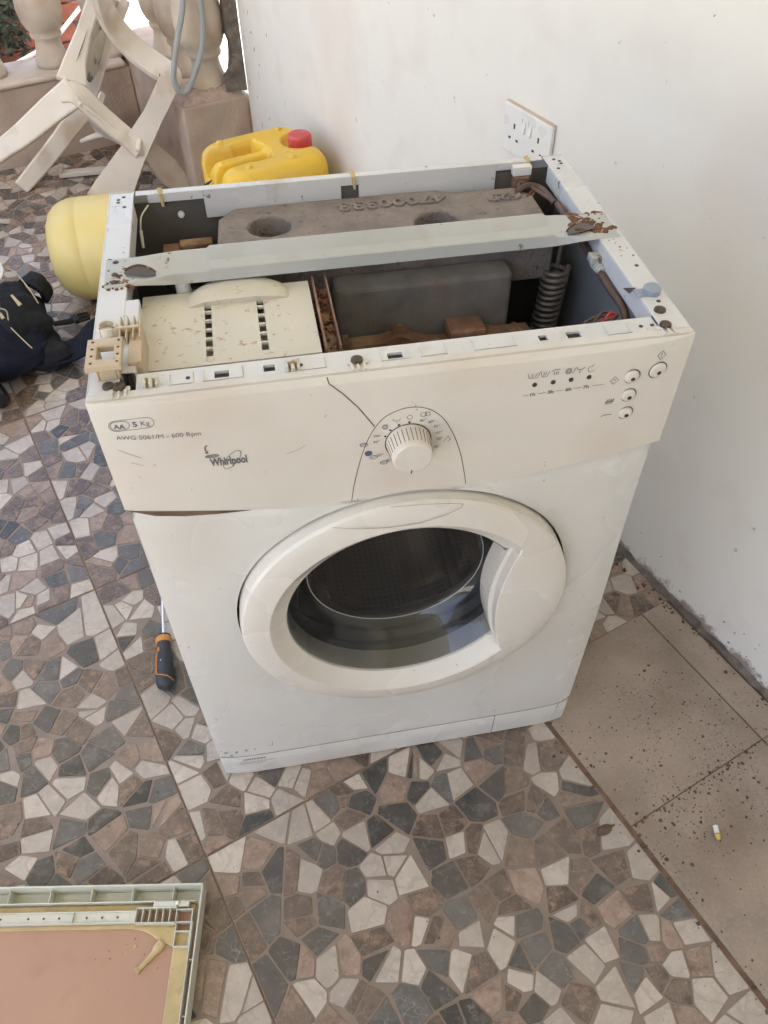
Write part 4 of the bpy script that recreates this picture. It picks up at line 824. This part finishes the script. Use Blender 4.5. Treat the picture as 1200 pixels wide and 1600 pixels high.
for a, b in ((-0.085, 0.088), (-0.075, -0.085), (0.085, 0.085), (0.045, -0.088)):
    q = uv(0.725+a, 1.345+b, 0); e = MB(); e.lathe([(0.010, 0.392), (0.008, 0.3975), (0.004, 0.400), (0, 0.4005)], 14, Matrix.Translation((q.x, q.y, 0))); e.build('moulded_stud', M['yellow'], jc, smooth=True)
for k in range(3):
    e = MB(); e.tube(catmull([uv(0.574, 1.36+0.01*k, 0.30), uv(0.566-0.005*k, 1.355, 0.32), uv(0.566-0.006*k, 1.35, 0.335), uv(0.574, 1.345, 0.345)], 4), 0.0018, 6); e.build('wire_loop', M['black'], jc, smooth=True)
# --- pale yellow drum lying on its side
c = at(147, 388, 0.138); axis = (UA*-0.95+VA*0.32).normalized()
R_ = 0.138; zax = axis; yax = Vector((0, 0, 1)); xax = yax.cross(zax).normalized()
Mc = Matrix(((xax.x, yax.x, zax.x, c.x), (xax.y, yax.y, zax.y, c.y), (xax.z, yax.z, zax.z, R_), (0, 0, 0, 1)))
pc = thing('plastic_canister', 'pale yellow plastic canister lying on its side beside the rear of the washing machine', 'canister', (c.x, c.y, 0))
e = MB(); e.lathe([(0.0, -0.15), (0.10, -0.15), (0.132, -0.14), (0.1375, -0.12), (0.138, 0.012), (0.1365, 0.015), (0.1365, 0.018), (0.1378, 0.021), (0.1360, 0.040), (0.1305, 0.060), (0.120, 0.080), (0.104, 0.096), (0.082, 0.106), (0.074, 0.107), (0.068, 0.102), (0.0, 0.097)], 64, Mc); e.build('body', M['pale'], pc, smooth=40)
e = MB(); e.lathe([(0.024, 0.0), (0.024, 0.006), (0.021, 0.008), (0, 0.008)], 24, Mc @ Matrix.Translation((0.01, 0.03, 0.094))); e.build('bung', M['pale'], pc, smooth=30)
e = MB(); e.strap(catmull([Mc @ Vector((x, 0.02, z)) for x, z in ((-0.07, -0.145), (-0.05, -0.175), (0.05, -0.175), (0.07, -0.145))], 5), 0.03, 0.012, zax); e.build('handle', M['pale'], pc, smooth=40)
# --- backpack
bc = Vector((-0.475, 1.235, 0)); bp = thing('backpack', 'navy blue and black backpack with gold zips slumped at the left edge of the floor', 'backpack', bc)
def blob(cx, cy, z0, lx, ly, h, rz, k=3.2, seed=1, n=40, mm=22, wr=0.012):
    r = random.Random(seed); ph = [r.uniform(0, 6) for _ in range(6)]; rings = []; cr, sr = math.cos(rz), math.sin(rz)
    for i in range(mm+1):
        f = -pi/2+pi*i/mm; cz = math.copysign(abs(math.sin(f))**(2/k), math.sin(f)); rad = abs(math.cos(f))**(2/k)
        ring = []
        for j in range(n):
            a = 2*pi*j/n; x = math.copysign(abs(math.cos(a))**(2/k), math.cos(a))*rad; y = math.copysign(abs(math.sin(a))**(2/k), math.sin(a))*rad
            d = wr*(math.sin(3*a+ph[0]+2*cz)+0.7*math.sin(5*a+ph[1]-3*cz)+0.5*math.sin(9*a+ph[2]+5*cz)+0.5*math.sin(7*cz+ph[3]+2*a))*min(1, rad*1.3)
            zz = max(0.001, z0+h*(cz+1)/2 - (0.25*h*(x+1)/2 if cz > 0 else 0) + d*0.6*(cz > -0.7))
            X_, Y_ = lx*x+d*x, ly*y+d*y; ring.append(Vector((cx+X_*cr-Y_*sr, cy+X_*sr+Y_*cr, zz)))
        rings.append(ring)
    return MB().loft(rings)
blob(-0.60, 1.27, 0.0, 0.20, 0.125, 0.185, -0.45, 2.9, 4, 48, 26, 0.008).build('main_compartment', M['navy'], bp, smooth=True)
blob(-0.495, 1.30, 0.02, 0.10, 0.10, 0.165, -0.75, 2.6, 8, 36, 20, 0.008).build('front_pocket', M['blackfab'], bp, smooth=True)
blob(-0.42, 1.245, 0.0, 0.085, 0.055, 0.09, -0.95, 2.8, 15, 32, 16, 0.007).build('side_pocket', M['blackfab'], bp, smooth=True)
def pz(pts, r, nm, m, k=5):
    e = MB(); e.tube(catmull([at(*p) for p in pts], k), r, 6); return e.build(nm, M[m], bp, smooth=True)
pz([(4,418,.196), (22,424,.193), (38,442,.186), (50,458,.172), (60,474,.155)], 0.0017, 'zip_track', 'gold')
pz([(0,482,.166), (10,486,.168), (13,500,.166)], 0.0017, 'zip_track', 'gold'); pz([(17,512,.155), (32,527,.145), (50,544,.135)], 0.0014, 'zip_track', 'gold'); pz([(68,562,.02), (82,571,.012)], 0.0026, 'zip_track', 'gold')
e = MB(); e.strap([at(18,461,.190), at(24,468,.187), at(32,477,.183)], [0.006,0.007,0.010], 0.003, (0,-0.5,1)); e.build('zip_pull', M['gold'], bp, bevel=0.001)
e = MB(); e.strap([at(0,489,.176), at(5,498,.172)], [0.006,0.009], 0.003, (0,-0.5,1)); e.build('zip_pull', M['gold'], bp, bevel=0.001)
e = MB(); e.strap(catmull([at(0,412,.200), at(3,424,.199), at(0,436,.197)], 3), 0.008, 0.004, (0,-0.3,1)); e.build('reflective_tab', M['piping'], bp)
e = MB(); e.strap(catmull([at(40,433,.150), at(58,440,.145), at(70,452,.12), at(76,466,.09)], 4), [0.05]*4*3+[0.04], 0.012, (0.3,-0.2,1)); e.build('padded_flap', M['blackfab'], bp, smooth=40)
e = MB(); e.strap(catmull([at(82,506,.05), at(105,503,.035), at(124,497,.03)], 4), 0.024, 0.004, (0,0,1)); st_ = e.build('webbing_strap', M['blackfab'], bp)
e = MB(); e.strap([at(114,500,.034), at(122,497,.034)], 0.034, 0.012, (0,0,1)); e.strap([at(122,497,.032), at(140,492,.030)], [0.012, 0.010], 0.008, (0,0,1)); e.strap([at(120,492,.034), at(137,489,.03)], 0.005, 0.008, (0,0,1)); e.strap([at(124,502,.034), at(141,497,.03)], 0.005, 0.008, (0,0,1)); e.build('buckle', M['black'], bp, bevel=0.0015)
e = MB(); e.strap(catmull([at(20,560,.05), at(60,558,.045), at(100,552,.045), at(130,538,.05), at(150,515,.06), at(175,500,.05)], 5), 0.055, 0.012, (0,-0.55,0.8)); e.build('shoulder_strap', M['navy'], bp, smooth=40)
# --- black wheel at the left edge
q = at(-12, 612, 0.045); wh = thing('rubber_wheel', 'small black rubber wheel cut off by the left edge beside the backpack', 'wheel', (q.x, q.y, 0))
Mw = Matrix.Translation((q.x, q.y, 0.052)) @ Matrix.Rotation(0.35, 4, 'Z') @ Matrix.Rotation(pi/2-0.35, 4, 'Y')
e = MB(); e.lathe([(0.030, -0.018), (0.046, -0.018), (0.051, -0.010), (0.052, 0.0), (0.051, 0.010), (0.046, 0.018), (0.030, 0.018)], 40, Mw, False, False); e.build('tyre', M['black'], wh, smooth=40)
e = MB(); e.lathe([(0.031, -0.012), (0.031, 0.012), (0.022, 0.008), (0.010, 0.012), (0, 0.012)], 28, Mw); e.build('hub', mat('hub_grey', (0.10, 0.115, 0.11), 0.4), wh, smooth=30)
# --- tipped plastic chair
ch = thing('plastic_chair', 'dirty cream plastic armchair tipped over against the plinth of the balustrade', 'chair', uv(0.35, 2.15, 0))
def cb(pts, wd, th, nm, nrm, m='chair', k=6, sm=45, par=None):
    path = catmull(pts, k); n_ = len(path)
    def ip(a):
        if not isinstance(a, (list, tuple)): return a
        out = []
        for i in range(n_):
            f = i/(n_-1)*(len(a)-1); j = min(int(f), len(a)-2); out.append(a[j]+(a[j+1]-a[j])*(f-j))
        return out
    e = MB(); e.strap(path, ip(wd), ip(th), nrm); return e.build(nm, M[m], par or ch, bevel=0.006, seg=3, smooth=sm)
VN = VA*-0.8+Vector((0, 0, 0.6))
S_ = uv(0.405, 2.0, 0.375); Q_ = uv(0.548, 1.96, 0.205)
cb([at(152,-25,.66), at(170,28,.555), at(205,72,.475), at(240,100,.430), at(262,114,.412), at(266,124,.400), at(258,142,.370), at(240,180,.295), at(208,240,.19), at(178,298,.09), at(166,322,.06)],
   [0.050,0.060,0.066,0.068,0.066,0.062,0.060,0.060,0.080,0.120,0.130], 0.024, 'arm_and_front_leg', VN, k=5)
cb([at(92,150,.372), at(118,147,.372), at(160,183,.300), at(200,216,.235), at(222,233,.202)], [0.040,0.066,0.060,0.056,0.070], 0.024, 'seat_rail', VN)
cb([at(118,142,.380), at(80,172,.335), at(35,211,.280), at(0,237,.240), at(-55,280,.17)], [0.085,0.075,0.064,0.055,0.045], 0.026, 'rear_leg', VN)
cb([at(158,158,.25), at(128,176,.20), at(92,222,.125), at(60,262,.055), at(33,294,.010)], [0.070,0.066,0.060,0.056,0.050], 0.026, 'rear_leg', UA*0.4+VN)
cb([at(215,225,.225), at(238,243,.165), at(264,268,.10), at(292,296,.03)], [0.035,0.075,0.09,0.06], 0.018, 'front_leg', VN)
cb([at(205,215,.225), at(180,208,.18), at(150,212,.14), at(125,222,.12)], [0.03,0.022,0.018,0.014], 0.012, 'under_rail', VN)
cb([at(112,130,.395), at(118,95,.44), at(132,50,.51), at(146,5,.585), at(152,-22,.63)], [0.090,0.062,0.044,0.040,0.040], 0.024, 'back_upright', VN)
cb([at(140,150,.33), at(150,120,.35), at(165,75,.41), at(184,28,.475), at(195,0,.51)], [0.045,0.040,0.036,0.036,0.036], 0.022, 'back_upright', VN)
e = MB(); P = [at(116,104,.430), at(144,130,.345), at(190,0,.505), at(152,0,.59)]
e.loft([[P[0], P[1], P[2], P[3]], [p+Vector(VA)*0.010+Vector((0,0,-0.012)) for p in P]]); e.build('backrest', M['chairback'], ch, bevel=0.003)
P = [S_+Vector((0,0,-0.012)), Q_+Vector((0,0,-0.012)), Q_+uv(0.10,0.27,-0.165), S_+uv(0.09,0.31,-0.24)]
e = MB(); e.loft([P, [p+uv(0.006,0,0.010) for p in P]]); e.build('seat', M['chair'], ch, bevel=0.004)
# --- loose strip on the floor behind
e = MB(); p0, p1 = at(93,272,.012), at(205,262,.012)
e.strap([p0, p0.lerp(p1, .5), p1], 0.035, 0.016, (0,0,1)); e.strap([p0+Vector((0,0,0.006)), at(96,258,.045)], [0.03, 0.02], 0.012, (1,0,0.2))
tag(e.build('plastic_strip', M['chair'], bevel=0.003), 'cream plastic strip with an upturned end lying on the floor behind the tipped chair', 'strip')
# --- hose over the balustrade
hp = [uv(0.80,1.93,0.95), uv(0.785,1.92,0.75), uv(0.758,1.905,0.60), uv(0.715,1.885,0.51), uv(0.690,1.878,0.45), uv(0.678,1.874,0.405), uv(0.688,1.872,0.375), uv(0.712,1.874,0.372), uv(0.748,1.880,0.415), uv(0.785,1.885,0.48), uv(0.800,1.89,0.55), uv(0.808,1.90,0.66), uv(0.83,1.93,0.95)]
e = MB(); e.tube(catmull(hp, 6), 0.0085, 10); tag(e.build('hose', M['hose'], smooth=True), 'grey flexible hose looped over the balustrade above the chair', 'hose')
# --- screwdriver
sc_ = thing('screwdriver', 'screwdriver with black and orange handle on the floor beside the washing machine', 'screwdriver', at(257, 1035, 0))
a0, a1 = at(258, 1076, 0.0165), at(255.5, 992, 0.0165); zax = (a1-a0).normalized(); Ls = (a1-a0).length; yax = Vector((0,0,1)); xax = yax.cross(zax).normalized()
Msd = Matrix(((xax.x, yax.x, zax.x, a0.x), (xax.y, yax.y, zax.y, a0.y), (0, 1, 0, 0.0165), (0, 0, 0, 1)))
e = MB(); e.lathe([(0.0, 0), (0.009, 0.001), (0.0135, 0.005), (0.0158, 0.012), (0.0163, 0.03), (0.0160, 0.05), (0.0135, 0.075), (0.0125, 0.088), (0.0130, Ls-0.020)], 28, Msd, True, True); hd = e.build('handle', M['grip'], sc_, smooth=40)
e = MB(); e.lathe([(0.0130, Ls-0.0198), (0.0150, Ls-0.017), (0.0155, Ls-0.010), (0.0145, Ls-0.008)], 28, Msd, True, True); e.build('collar', M['orange'], sc_, smooth=40)
e = MB(); e.lathe([(0.0145, Ls-0.0078), (0.0140, Ls-0.004), (0.008, Ls)], 28, Msd, True, True); e.build('handle_nose', M['grip'], sc_, smooth=40)
e = MB(); e.lathe([(0.0032, Ls-0.002), (0.0032, Ls+0.10), (0.0022, Ls+0.112), (0.0004, Ls+0.118)], 14, Msd); e.build('blade', M['chrome'], sc_, smooth=40)
def hpnt(a, z, r=None):
    rr = 0.0163 if z < 0.05 else 0.0163-0.0038*smooth01(0.05, 0.09, z); rr += 0.0002
    return Msd @ Vector((rr*math.cos(a), rr*math.sin(a), z))
for pts in ([(2.0,.018),(1.5,.020),(1.0,.024),(0.75,.026),(0.72,.05),(0.75,.070),(0.95,.080)], [(2.0,.018),(2.5,.014),(3.0,.012)]):
    e = MB(); e.tube([hpnt(a, z) for a, z in pts], 0.0009, 6); e.build('orange_line', M['orange'], hd)
e = MB(); e.tube([hpnt(0.98, .074), hpnt(0.95, .080), hpnt(0.98, .085)], [0.0018, 0.0028, 0.0016], 8); e.build('orange_patch', M['orange'], hd, smooth=True)
for k in range(5):
    e = MB(); zc = 0.034+k*0.008; e.tube([hpnt(0.45+0.12*math.cos(t), zc+0.0032*math.sin(t)) for t in [2*pi*j/8 for j in range(7)]], 0.0007, 5); e.build('orange_letter', M['orange'], hd)
e = MB(); q = hpnt(1.35, .052); e.lathe([(0.0012, 0), (0.0008, 0.0008)], 8, Matrix.Translation(q)); e.build('white_speck', M['socket'], hd)
# --- machine lid upside down
l0 = at(318, 1379, 0.034); e1 = Vector((-0.988, 0.156, 0)); e2 = Vector((-0.156, -0.988, 0))
Ml = Matrix(((e1.x, e2.x, 0, l0.x), (e1.y, e2.y, 0, l0.y), (0, 0, 1, 0), (0, 0, 0, 1)))
lid = thing('machine_lid', 'washing machine worktop lying upside down with its brown board underside showing, bottom left', 'lid', (l0.x-0.25, l0.y-0.15, 0))
LX, LY = 0.60, 0.43
def lb(nm, m, *bxs, bevel=0.0008):
    e = MB()
    for b in bxs: e.box(*b, Ml)
    return e.build(nm, M[m], lid, bevel=bevel)
lb('top_skin', 'lid', (0.0025, LX-0.0025, 0.0025, LY-0.0025, 0.0, 0.003))
lb('board', 'board', (0.008, LX-0.008, 0.024, LY-0.008, 0.0032, 0.0105))
lb('rim_wall', 'lid', (0, LX, 0, 0.0025, 0.001, 0.034), bevel=0.001); lb('rim_wall', 'lid', (0, 0.0025, 0.0027, LY, 0.001, 0.034), bevel=0.001)
lb('rim_wall', 'lid', (LX-0.0025, LX, 0.0027, LY, 0.001, 0.034)); lb('rim_wall', 'lid', (0.0027, LX-0.0027, LY-0.0025, LY, 0.001, 0.034))
lb('inner_wall', 'lid', (0.012, LX-0.01, 0.0205, 0.0222, 0.003, 0.022)); lb('inner_wall', 'lid', (0.0105, 0.012, 0.05, LY-0.02, 0.003, 0.026))
for k in range(9): lb('rib', 'lid', (0.045+k*0.062, 0.0465+k*0.062, 0.0027, 0.0203, 0.003, 0.024))
for k in range(5): lb('rib', 'lid', (0.0027, 0.0103, 0.10+k*0.07, 0.1015+k*0.07, 0.003, 0.022))
lb('glue_bead', 'glue', (0.013, LX-0.015, 0.0224, 0.0335, 0.0034, 0.0128), bevel=0.003); lb('glue_bead', 'glue', (0.0135, 0.037, 0.060, LY-0.02, 0.0107, 0.0145), bevel=0.003)
lb('glue_bead', 'glue', (0.04, LX-0.015, 0.0505, 0.0565, 0.0107, 0.0125), bevel=0.001)
strip = lb('locating_strip', 'lid', (0.098, LX-0.02, 0.034, 0.0503, 0.0107, 0.0185)); lb('strip_lip', 'lid', (0.098, LX-0.02, 0.0337, 0.0352, 0.0187, 0.022), (0.098, LX-0.02, 0.0490, 0.0503, 0.0187, 0.022))
for k in range(8):
    e = MB(); e.lathe([(0.0017, 0.0184), (0.0017, 0.0189)], 10, Ml @ Matrix.Translation((0.125+k*0.023+(k//3)*0.018, 0.042, 0))); e.build('pin_hole', M['rust'], strip)
for k in range(3): lb('rib', 'lid', (0.19+k*0.12, 0.1915+k*0.12, 0.0354, 0.0488, 0.0187, 0.0225))
g = []
for k in range(7): g.append((0.036+k*0.0101, 0.0374+k*0.0101, 0.032, 0.0505, 0.0107, 0.024))
lb('corner_grid', 'lid', *g, (0.0376, 0.0964, 0.0300, 0.0318, 0.0107, 0.024), (0.0376, 0.0964, 0.0507, 0.0522, 0.0107, 0.024), (0.0125, 0.0357, 0.0330, 0.0345, 0.0107, 0.024), (0.0125, 0.0357, 0.0505, 0.052, 0.0107, 0.024), (0.0125, 0.0357, 0.063, 0.0645, 0.0107, 0.024), (0.0125, 0.0357, 0.083, 0.0845, 0.0107, 0.024), (0.0125, 0.014, 0.0347, 0.0828, 0.0107, 0.024), (0.0342, 0.0357, 0.0524, 0.0828, 0.0107, 0.024), bevel=0.0005)
lb('corner_plate', 'lid', (0.020, 0.073, 0.0225, 0.0298, 0.013, 0.0245))
e = MB(); e.lathe([(0.004, 0.0243), (0.003, 0.027), (0.0, 0.0275)], 12, Ml @ Matrix.Translation((0.037, 0.0262, 0))); e.build('screw', M['chrome'], lid, smooth=True)
e = MB()
def lidp(a, b, z): return Ml @ Vector((a, b, z))
shape = [(0.036,0.054),(0.036,0.083),(0.046,0.0785),(0.053,0.080),(0.058,0.076),(0.074,0.065),(0.086,0.060),(0.105,0.057),(0.10,0.053)]
e.loft([[lidp(a, b, 0.0106) for a, b in shape], [lidp(a+(0.058-a)*0.06, b+(0.064-b)*0.06, 0.0136) for a, b in shape]]); e.build('glue_smear', M['glue'], lid, bevel=0.0015)
e = MB(); e.tube(catmull([lidp(0.054,0.076,0.0118), lidp(0.066,0.092,0.0120), lidp(0.078,0.106,0.0122), lidp(0.086,0.113,0.0125)], 5), [0.0075]*4+[0.0050]*4+[0.0040]*5+[0.0058]*3, 10); e.build('glue_drip', M['glue'], lid, smooth=True)
for a, b, r in ((0.012+0.013, 0.20, 0.008), (0.026, 0.31, 0.007), (0.093, 0.080, 0.003), (0.024, 0.075, 0.006), (0.024, 0.060, 0.005)):
    e = MB(); e.lathe([(r, 0.0146 if b > .1 else 0.011), (r*0.7, 0.0152 if b > .1 else 0.0125), (0, 0.0153 if b > .1 else 0.013)], 16, Ml @ Matrix.Translation((a, b, 0))); e.build('glue_blob', M['glue'], lid, smooth=True)
r = random.Random(8); e = MB()
for _ in range(12):
    a, b, s = r.gauss(0.11, 0.03), r.gauss(0.085, 0.02), r.uniform(.0005, .0013)
    if a < 0.045 or b < 0.06: continue
    e.lathe([(s, 0.0104), (s*0.7, 0.0104+s)], 6, Ml @ Matrix.Translation((a, b, 0)))
o = e.build('board_crumbs', M['rust'], lid); o['kind'] = 'stuff'
# --- wall socket
def wpt(v, z, d=0.0): return uv(UW-d, v, z)
sk = thing('wall_socket', 'white twin power socket with grimy top edge on the wall behind the washing machine', 'socket', wpt(0.512, 0.64))
Ms = Matrix(((VA.x*-1, 0, -UA.x, wpt(0.577, 0.642).x), (VA.y*-1, 0, -UA.y, wpt(0.577, 0.642).y), (0, 1, 0, 0.642), (0, 0, 0, 1)))   # x along the wall to the right, y up, z out
e = MB(); e.box(0, 0.138, 0, 0.085, 0.0005, 0.0085, Ms); plate_ = e.build('face_plate', M['socket'], sk, bevel=0.003, seg=3)
e = MB(); e.box(0.001, 0.137, 0.0852, 0.0862, 0.0005, 0.0075, Ms); e.build('grime_edge', M['socketdirt'], sk)
for x in (0.056, 0.074):
    e = MB(); e.loft([[Ms @ Vector((x+a, b, 0.0086)) for a, b in ((0,.047),(.010,.047),(.010,.070),(0,.070))], [Ms @ Vector((x+a, b, zz)) for a, b, zz in ((.001,.048,.0125),(.009,.048,.0125),(.009,.069,.0095),(.001,.069,.0095))]]); e.build('rocker_switch', M['socket'], plate_, bevel=0.0006)
    e = MB(); e.box(x-0.0012, x-0.0004, 0.046, 0.071, 0.0083, 0.0089, Ms); e.build('switch_gap', M['ink'], plate_)
for cx in (0.034, 0.104):
    for (dx, y0, y1, hw) in ((0, 0.046, 0.055, 0.0021), (-0.011, 0.026, 0.030, 0.0032), (0.011, 0.026, 0.030, 0.0032)):
        e = MB(); e.box(cx+dx-hw, cx+dx+hw, y0, y1, 0.0080, 0.0089, Ms); e.build('pin_hole', M['dot'], plate_)
# --- litter on the slabs
q = at(1120, 1300, 0.0075); cgt = thing('cigarette_end', 'stubbed white and yellow cigarette end on the cement slab by the wall', 'cigarette end', (q.x, q.y, 0.001))
dirn = (at(1123,1310,.0075)-at(1118,1290,.0075)).normalized()
e = MB(); e.tube([q-dirn*0.010, q+dirn*0.003], [0.0042, 0.0042], 12); e.build('paper', M['socket'], cgt, smooth=40)
e = MB(); e.tube([q+dirn*0.0032, q+dirn*0.007, q+dirn*0.012], [0.0043, 0.0042, 0.0022], 12); e.build('filter', mat('filter_yellow', (0.62, 0.44, 0.10), 0.7), cgt, smooth=40)
e = MB(); e.tube([q+dirn*0.0026, q+dirn*0.0036], 0.0044, 12); e.build('band', M['rust'], cgt)
q = at(945, 1296, 0.004); e = MB(); Mt = Matrix.Translation((q.x, q.y, 0.0005)) @ Matrix.Rotation(0.3, 4, 'Z')
e.loft([[Mt @ Vector((0.014*c1*math.cos(a), 0.008*c1*math.sin(a), z)) for a in [2*pi*k/14 for k in range(14)]] for c1, z in ((0.9,0.0),(1.0,0.002),(0.8,0.005),(0.3,0.007))])
e.box(0.008, 0.020, -0.002, 0.001, 0.001, 0.003, Mt); tag(e.build('dirt_clod', M['soil'], smooth=True), 'dark dirt clod on the mosaic tiles beside the cement slab', 'dirt')
r = random.Random(2); e = MB()
def crumb(u, v, s, z=0.0015):
    p = uv(u, v, z); a0 = r.random()*6; k = r.choice((4,5,6))
    e.add([(p.x+s*math.cos(a0+i*2*pi/k)*r.uniform(.6,1.2), p.y+s*math.sin(a0+i*2*pi/k)*r.uniform(.6,1.2), z-0.001) for i in range(k)]+[(p.x+s*.2, p.y, z+s*r.uniform(.5,1.0))], [(i, (i+1) % k, k) for i in range(k)])
for _ in range(1500):
    if r.random() < .82:
        cu, cv, su, sv_ = r.choice(((0.66,-0.33,0.07,0.06), (0.72,-0.44,0.06,0.06), (0.70,-0.25,0.05,0.04), (0.80,-0.36,0.06,0.05), (0.62,-0.42,0.05,0.05)))
        u, v = r.gauss(cu, su), r.gauss(cv, sv_)
    else: u, v = r.uniform(0.54, UW-.01), r.uniform(-0.9, -0.1)
    if 0.54 < u < UW-0.01: crumb(u, v, min(r.expovariate(1/0.0006)+.0005, 0.0038))
for _ in range(220): crumb(UW-0.012-abs(r.gauss(0, 0.012)), r.uniform(-0.9, 0.45), min(r.expovariate(1/0.0016)+.0008, 0.006))
for _ in range(160): crumb(0.537+r.gauss(0, 0.012), r.uniform(-0.8, -0.1), min(r.expovariate(1/0.001)+.0006, 0.004))
for _ in range(90): crumb(r.gauss(0.7, .1), -0.406+r.gauss(0, .006), min(r.expovariate(1/0.0014)+.0006, 0.004))
for _ in range(200): crumb(r.uniform(-0.45, 0.53), r.uniform(-0.75, 0.9), min(r.expovariate(1/0.0006)+.0004, 0.002), 0.0012)
for _ in range(90): crumb(-0.29+r.gauss(0, .03), 0.74+r.gauss(0, .03), min(r.expovariate(1/0.0012)+.0006, 0.004), 0.0012)
o = e.build('dirt_crumbs', M['soil'], fix=False); o['kind'] = 'stuff'; tag(o, 'scattered dirt crumbs over the slabs and tiles', 'dirt')

# ================================================================== BEYOND THE BALUSTRADE
bw = thing('brick_wall', 'low red brick wall in the yard seen between the balusters', 'brick wall', uv(0.3, 3.6, -0.16))
e = MB(); e.box(-1.6, 0.86, 3.53, 3.70, -0.17, 0.60, Muv); e.build('mortar', M['concdark'], bw)
e = MB(); e.box(-0.118, 0.118, 0, 0.06, 0, 0.066); brm = e.mesh('brick', [M['brick']])
for j in range(10):
    for i in range(10):
        u = -1.45+i*0.245+(0.12 if j % 2 else 0)
        if u > 0.80: continue
        o = bpy.data.objects.new('brick', brm); o.matrix_world = Matrix.Translation(uv(u+random.uniform(-.004,.004), 3.515+random.uniform(-.008,.006), -0.16+j*0.076)) @ Matrix.Rotation(TH+random.uniform(-.02,.02), 4, 'Z'); link_obj(o, bw); o.matrix_parent_inverse = Matrix.Translation(bw.location).inverted()
e = MB(); e.tube([uv(-0.2,3.3,0.06), uv(0.42,3.32,0.075), uv(0.60,3.34,0.12), uv(0.82,3.36,0.27), uv(1.0,3.4,0.40)], 0.009, 8); tag(e.build('metal_pipe', M['whitepipe'], smooth=True), 'thin white pipe crossing the gaps between the balusters', 'pipe')
sh = thing('yard_shrub', 'dark low shrub growing against the brick wall beyond the balustrade', 'shrub', uv(0.35, 3.4, -0.16)); r = random.Random(6)
e = MB()
for k in range(9): e.tube([uv(0.36+r.gauss(0,.04), 3.42, -0.16), uv(0.36+r.gauss(0,.08), 3.42+r.gauss(0,.03), 0.1), uv(0.38+r.gauss(0,.12), 3.42+r.gauss(0,.04), 0.40)], [0.008,0.006,0.003], 5)
e.build('stem', mat('stem_brown', (0.08, 0.055, 0.04), 0.9), sh)
e = MB()
for k in range(900):
    c = uv(0.38+r.gauss(0,.09), 3.42+r.gauss(0,.04), 0.26+r.gauss(0,.09)); a = Vector((r.gauss(0,1), r.gauss(0,1), r.gauss(0,1))).normalized(); b = a.orthogonal().normalized(); s = r.uniform(.012,.028)
    e.add([c-a*s, c+b*s*.4, c+a*s, c-b*s*.4], [(0,1,2,3)])
o = e.build('foliage', mat('dark_leaf', (0.035, 0.045, 0.022), 0.7, 0.3, 20), sh, fix=False)
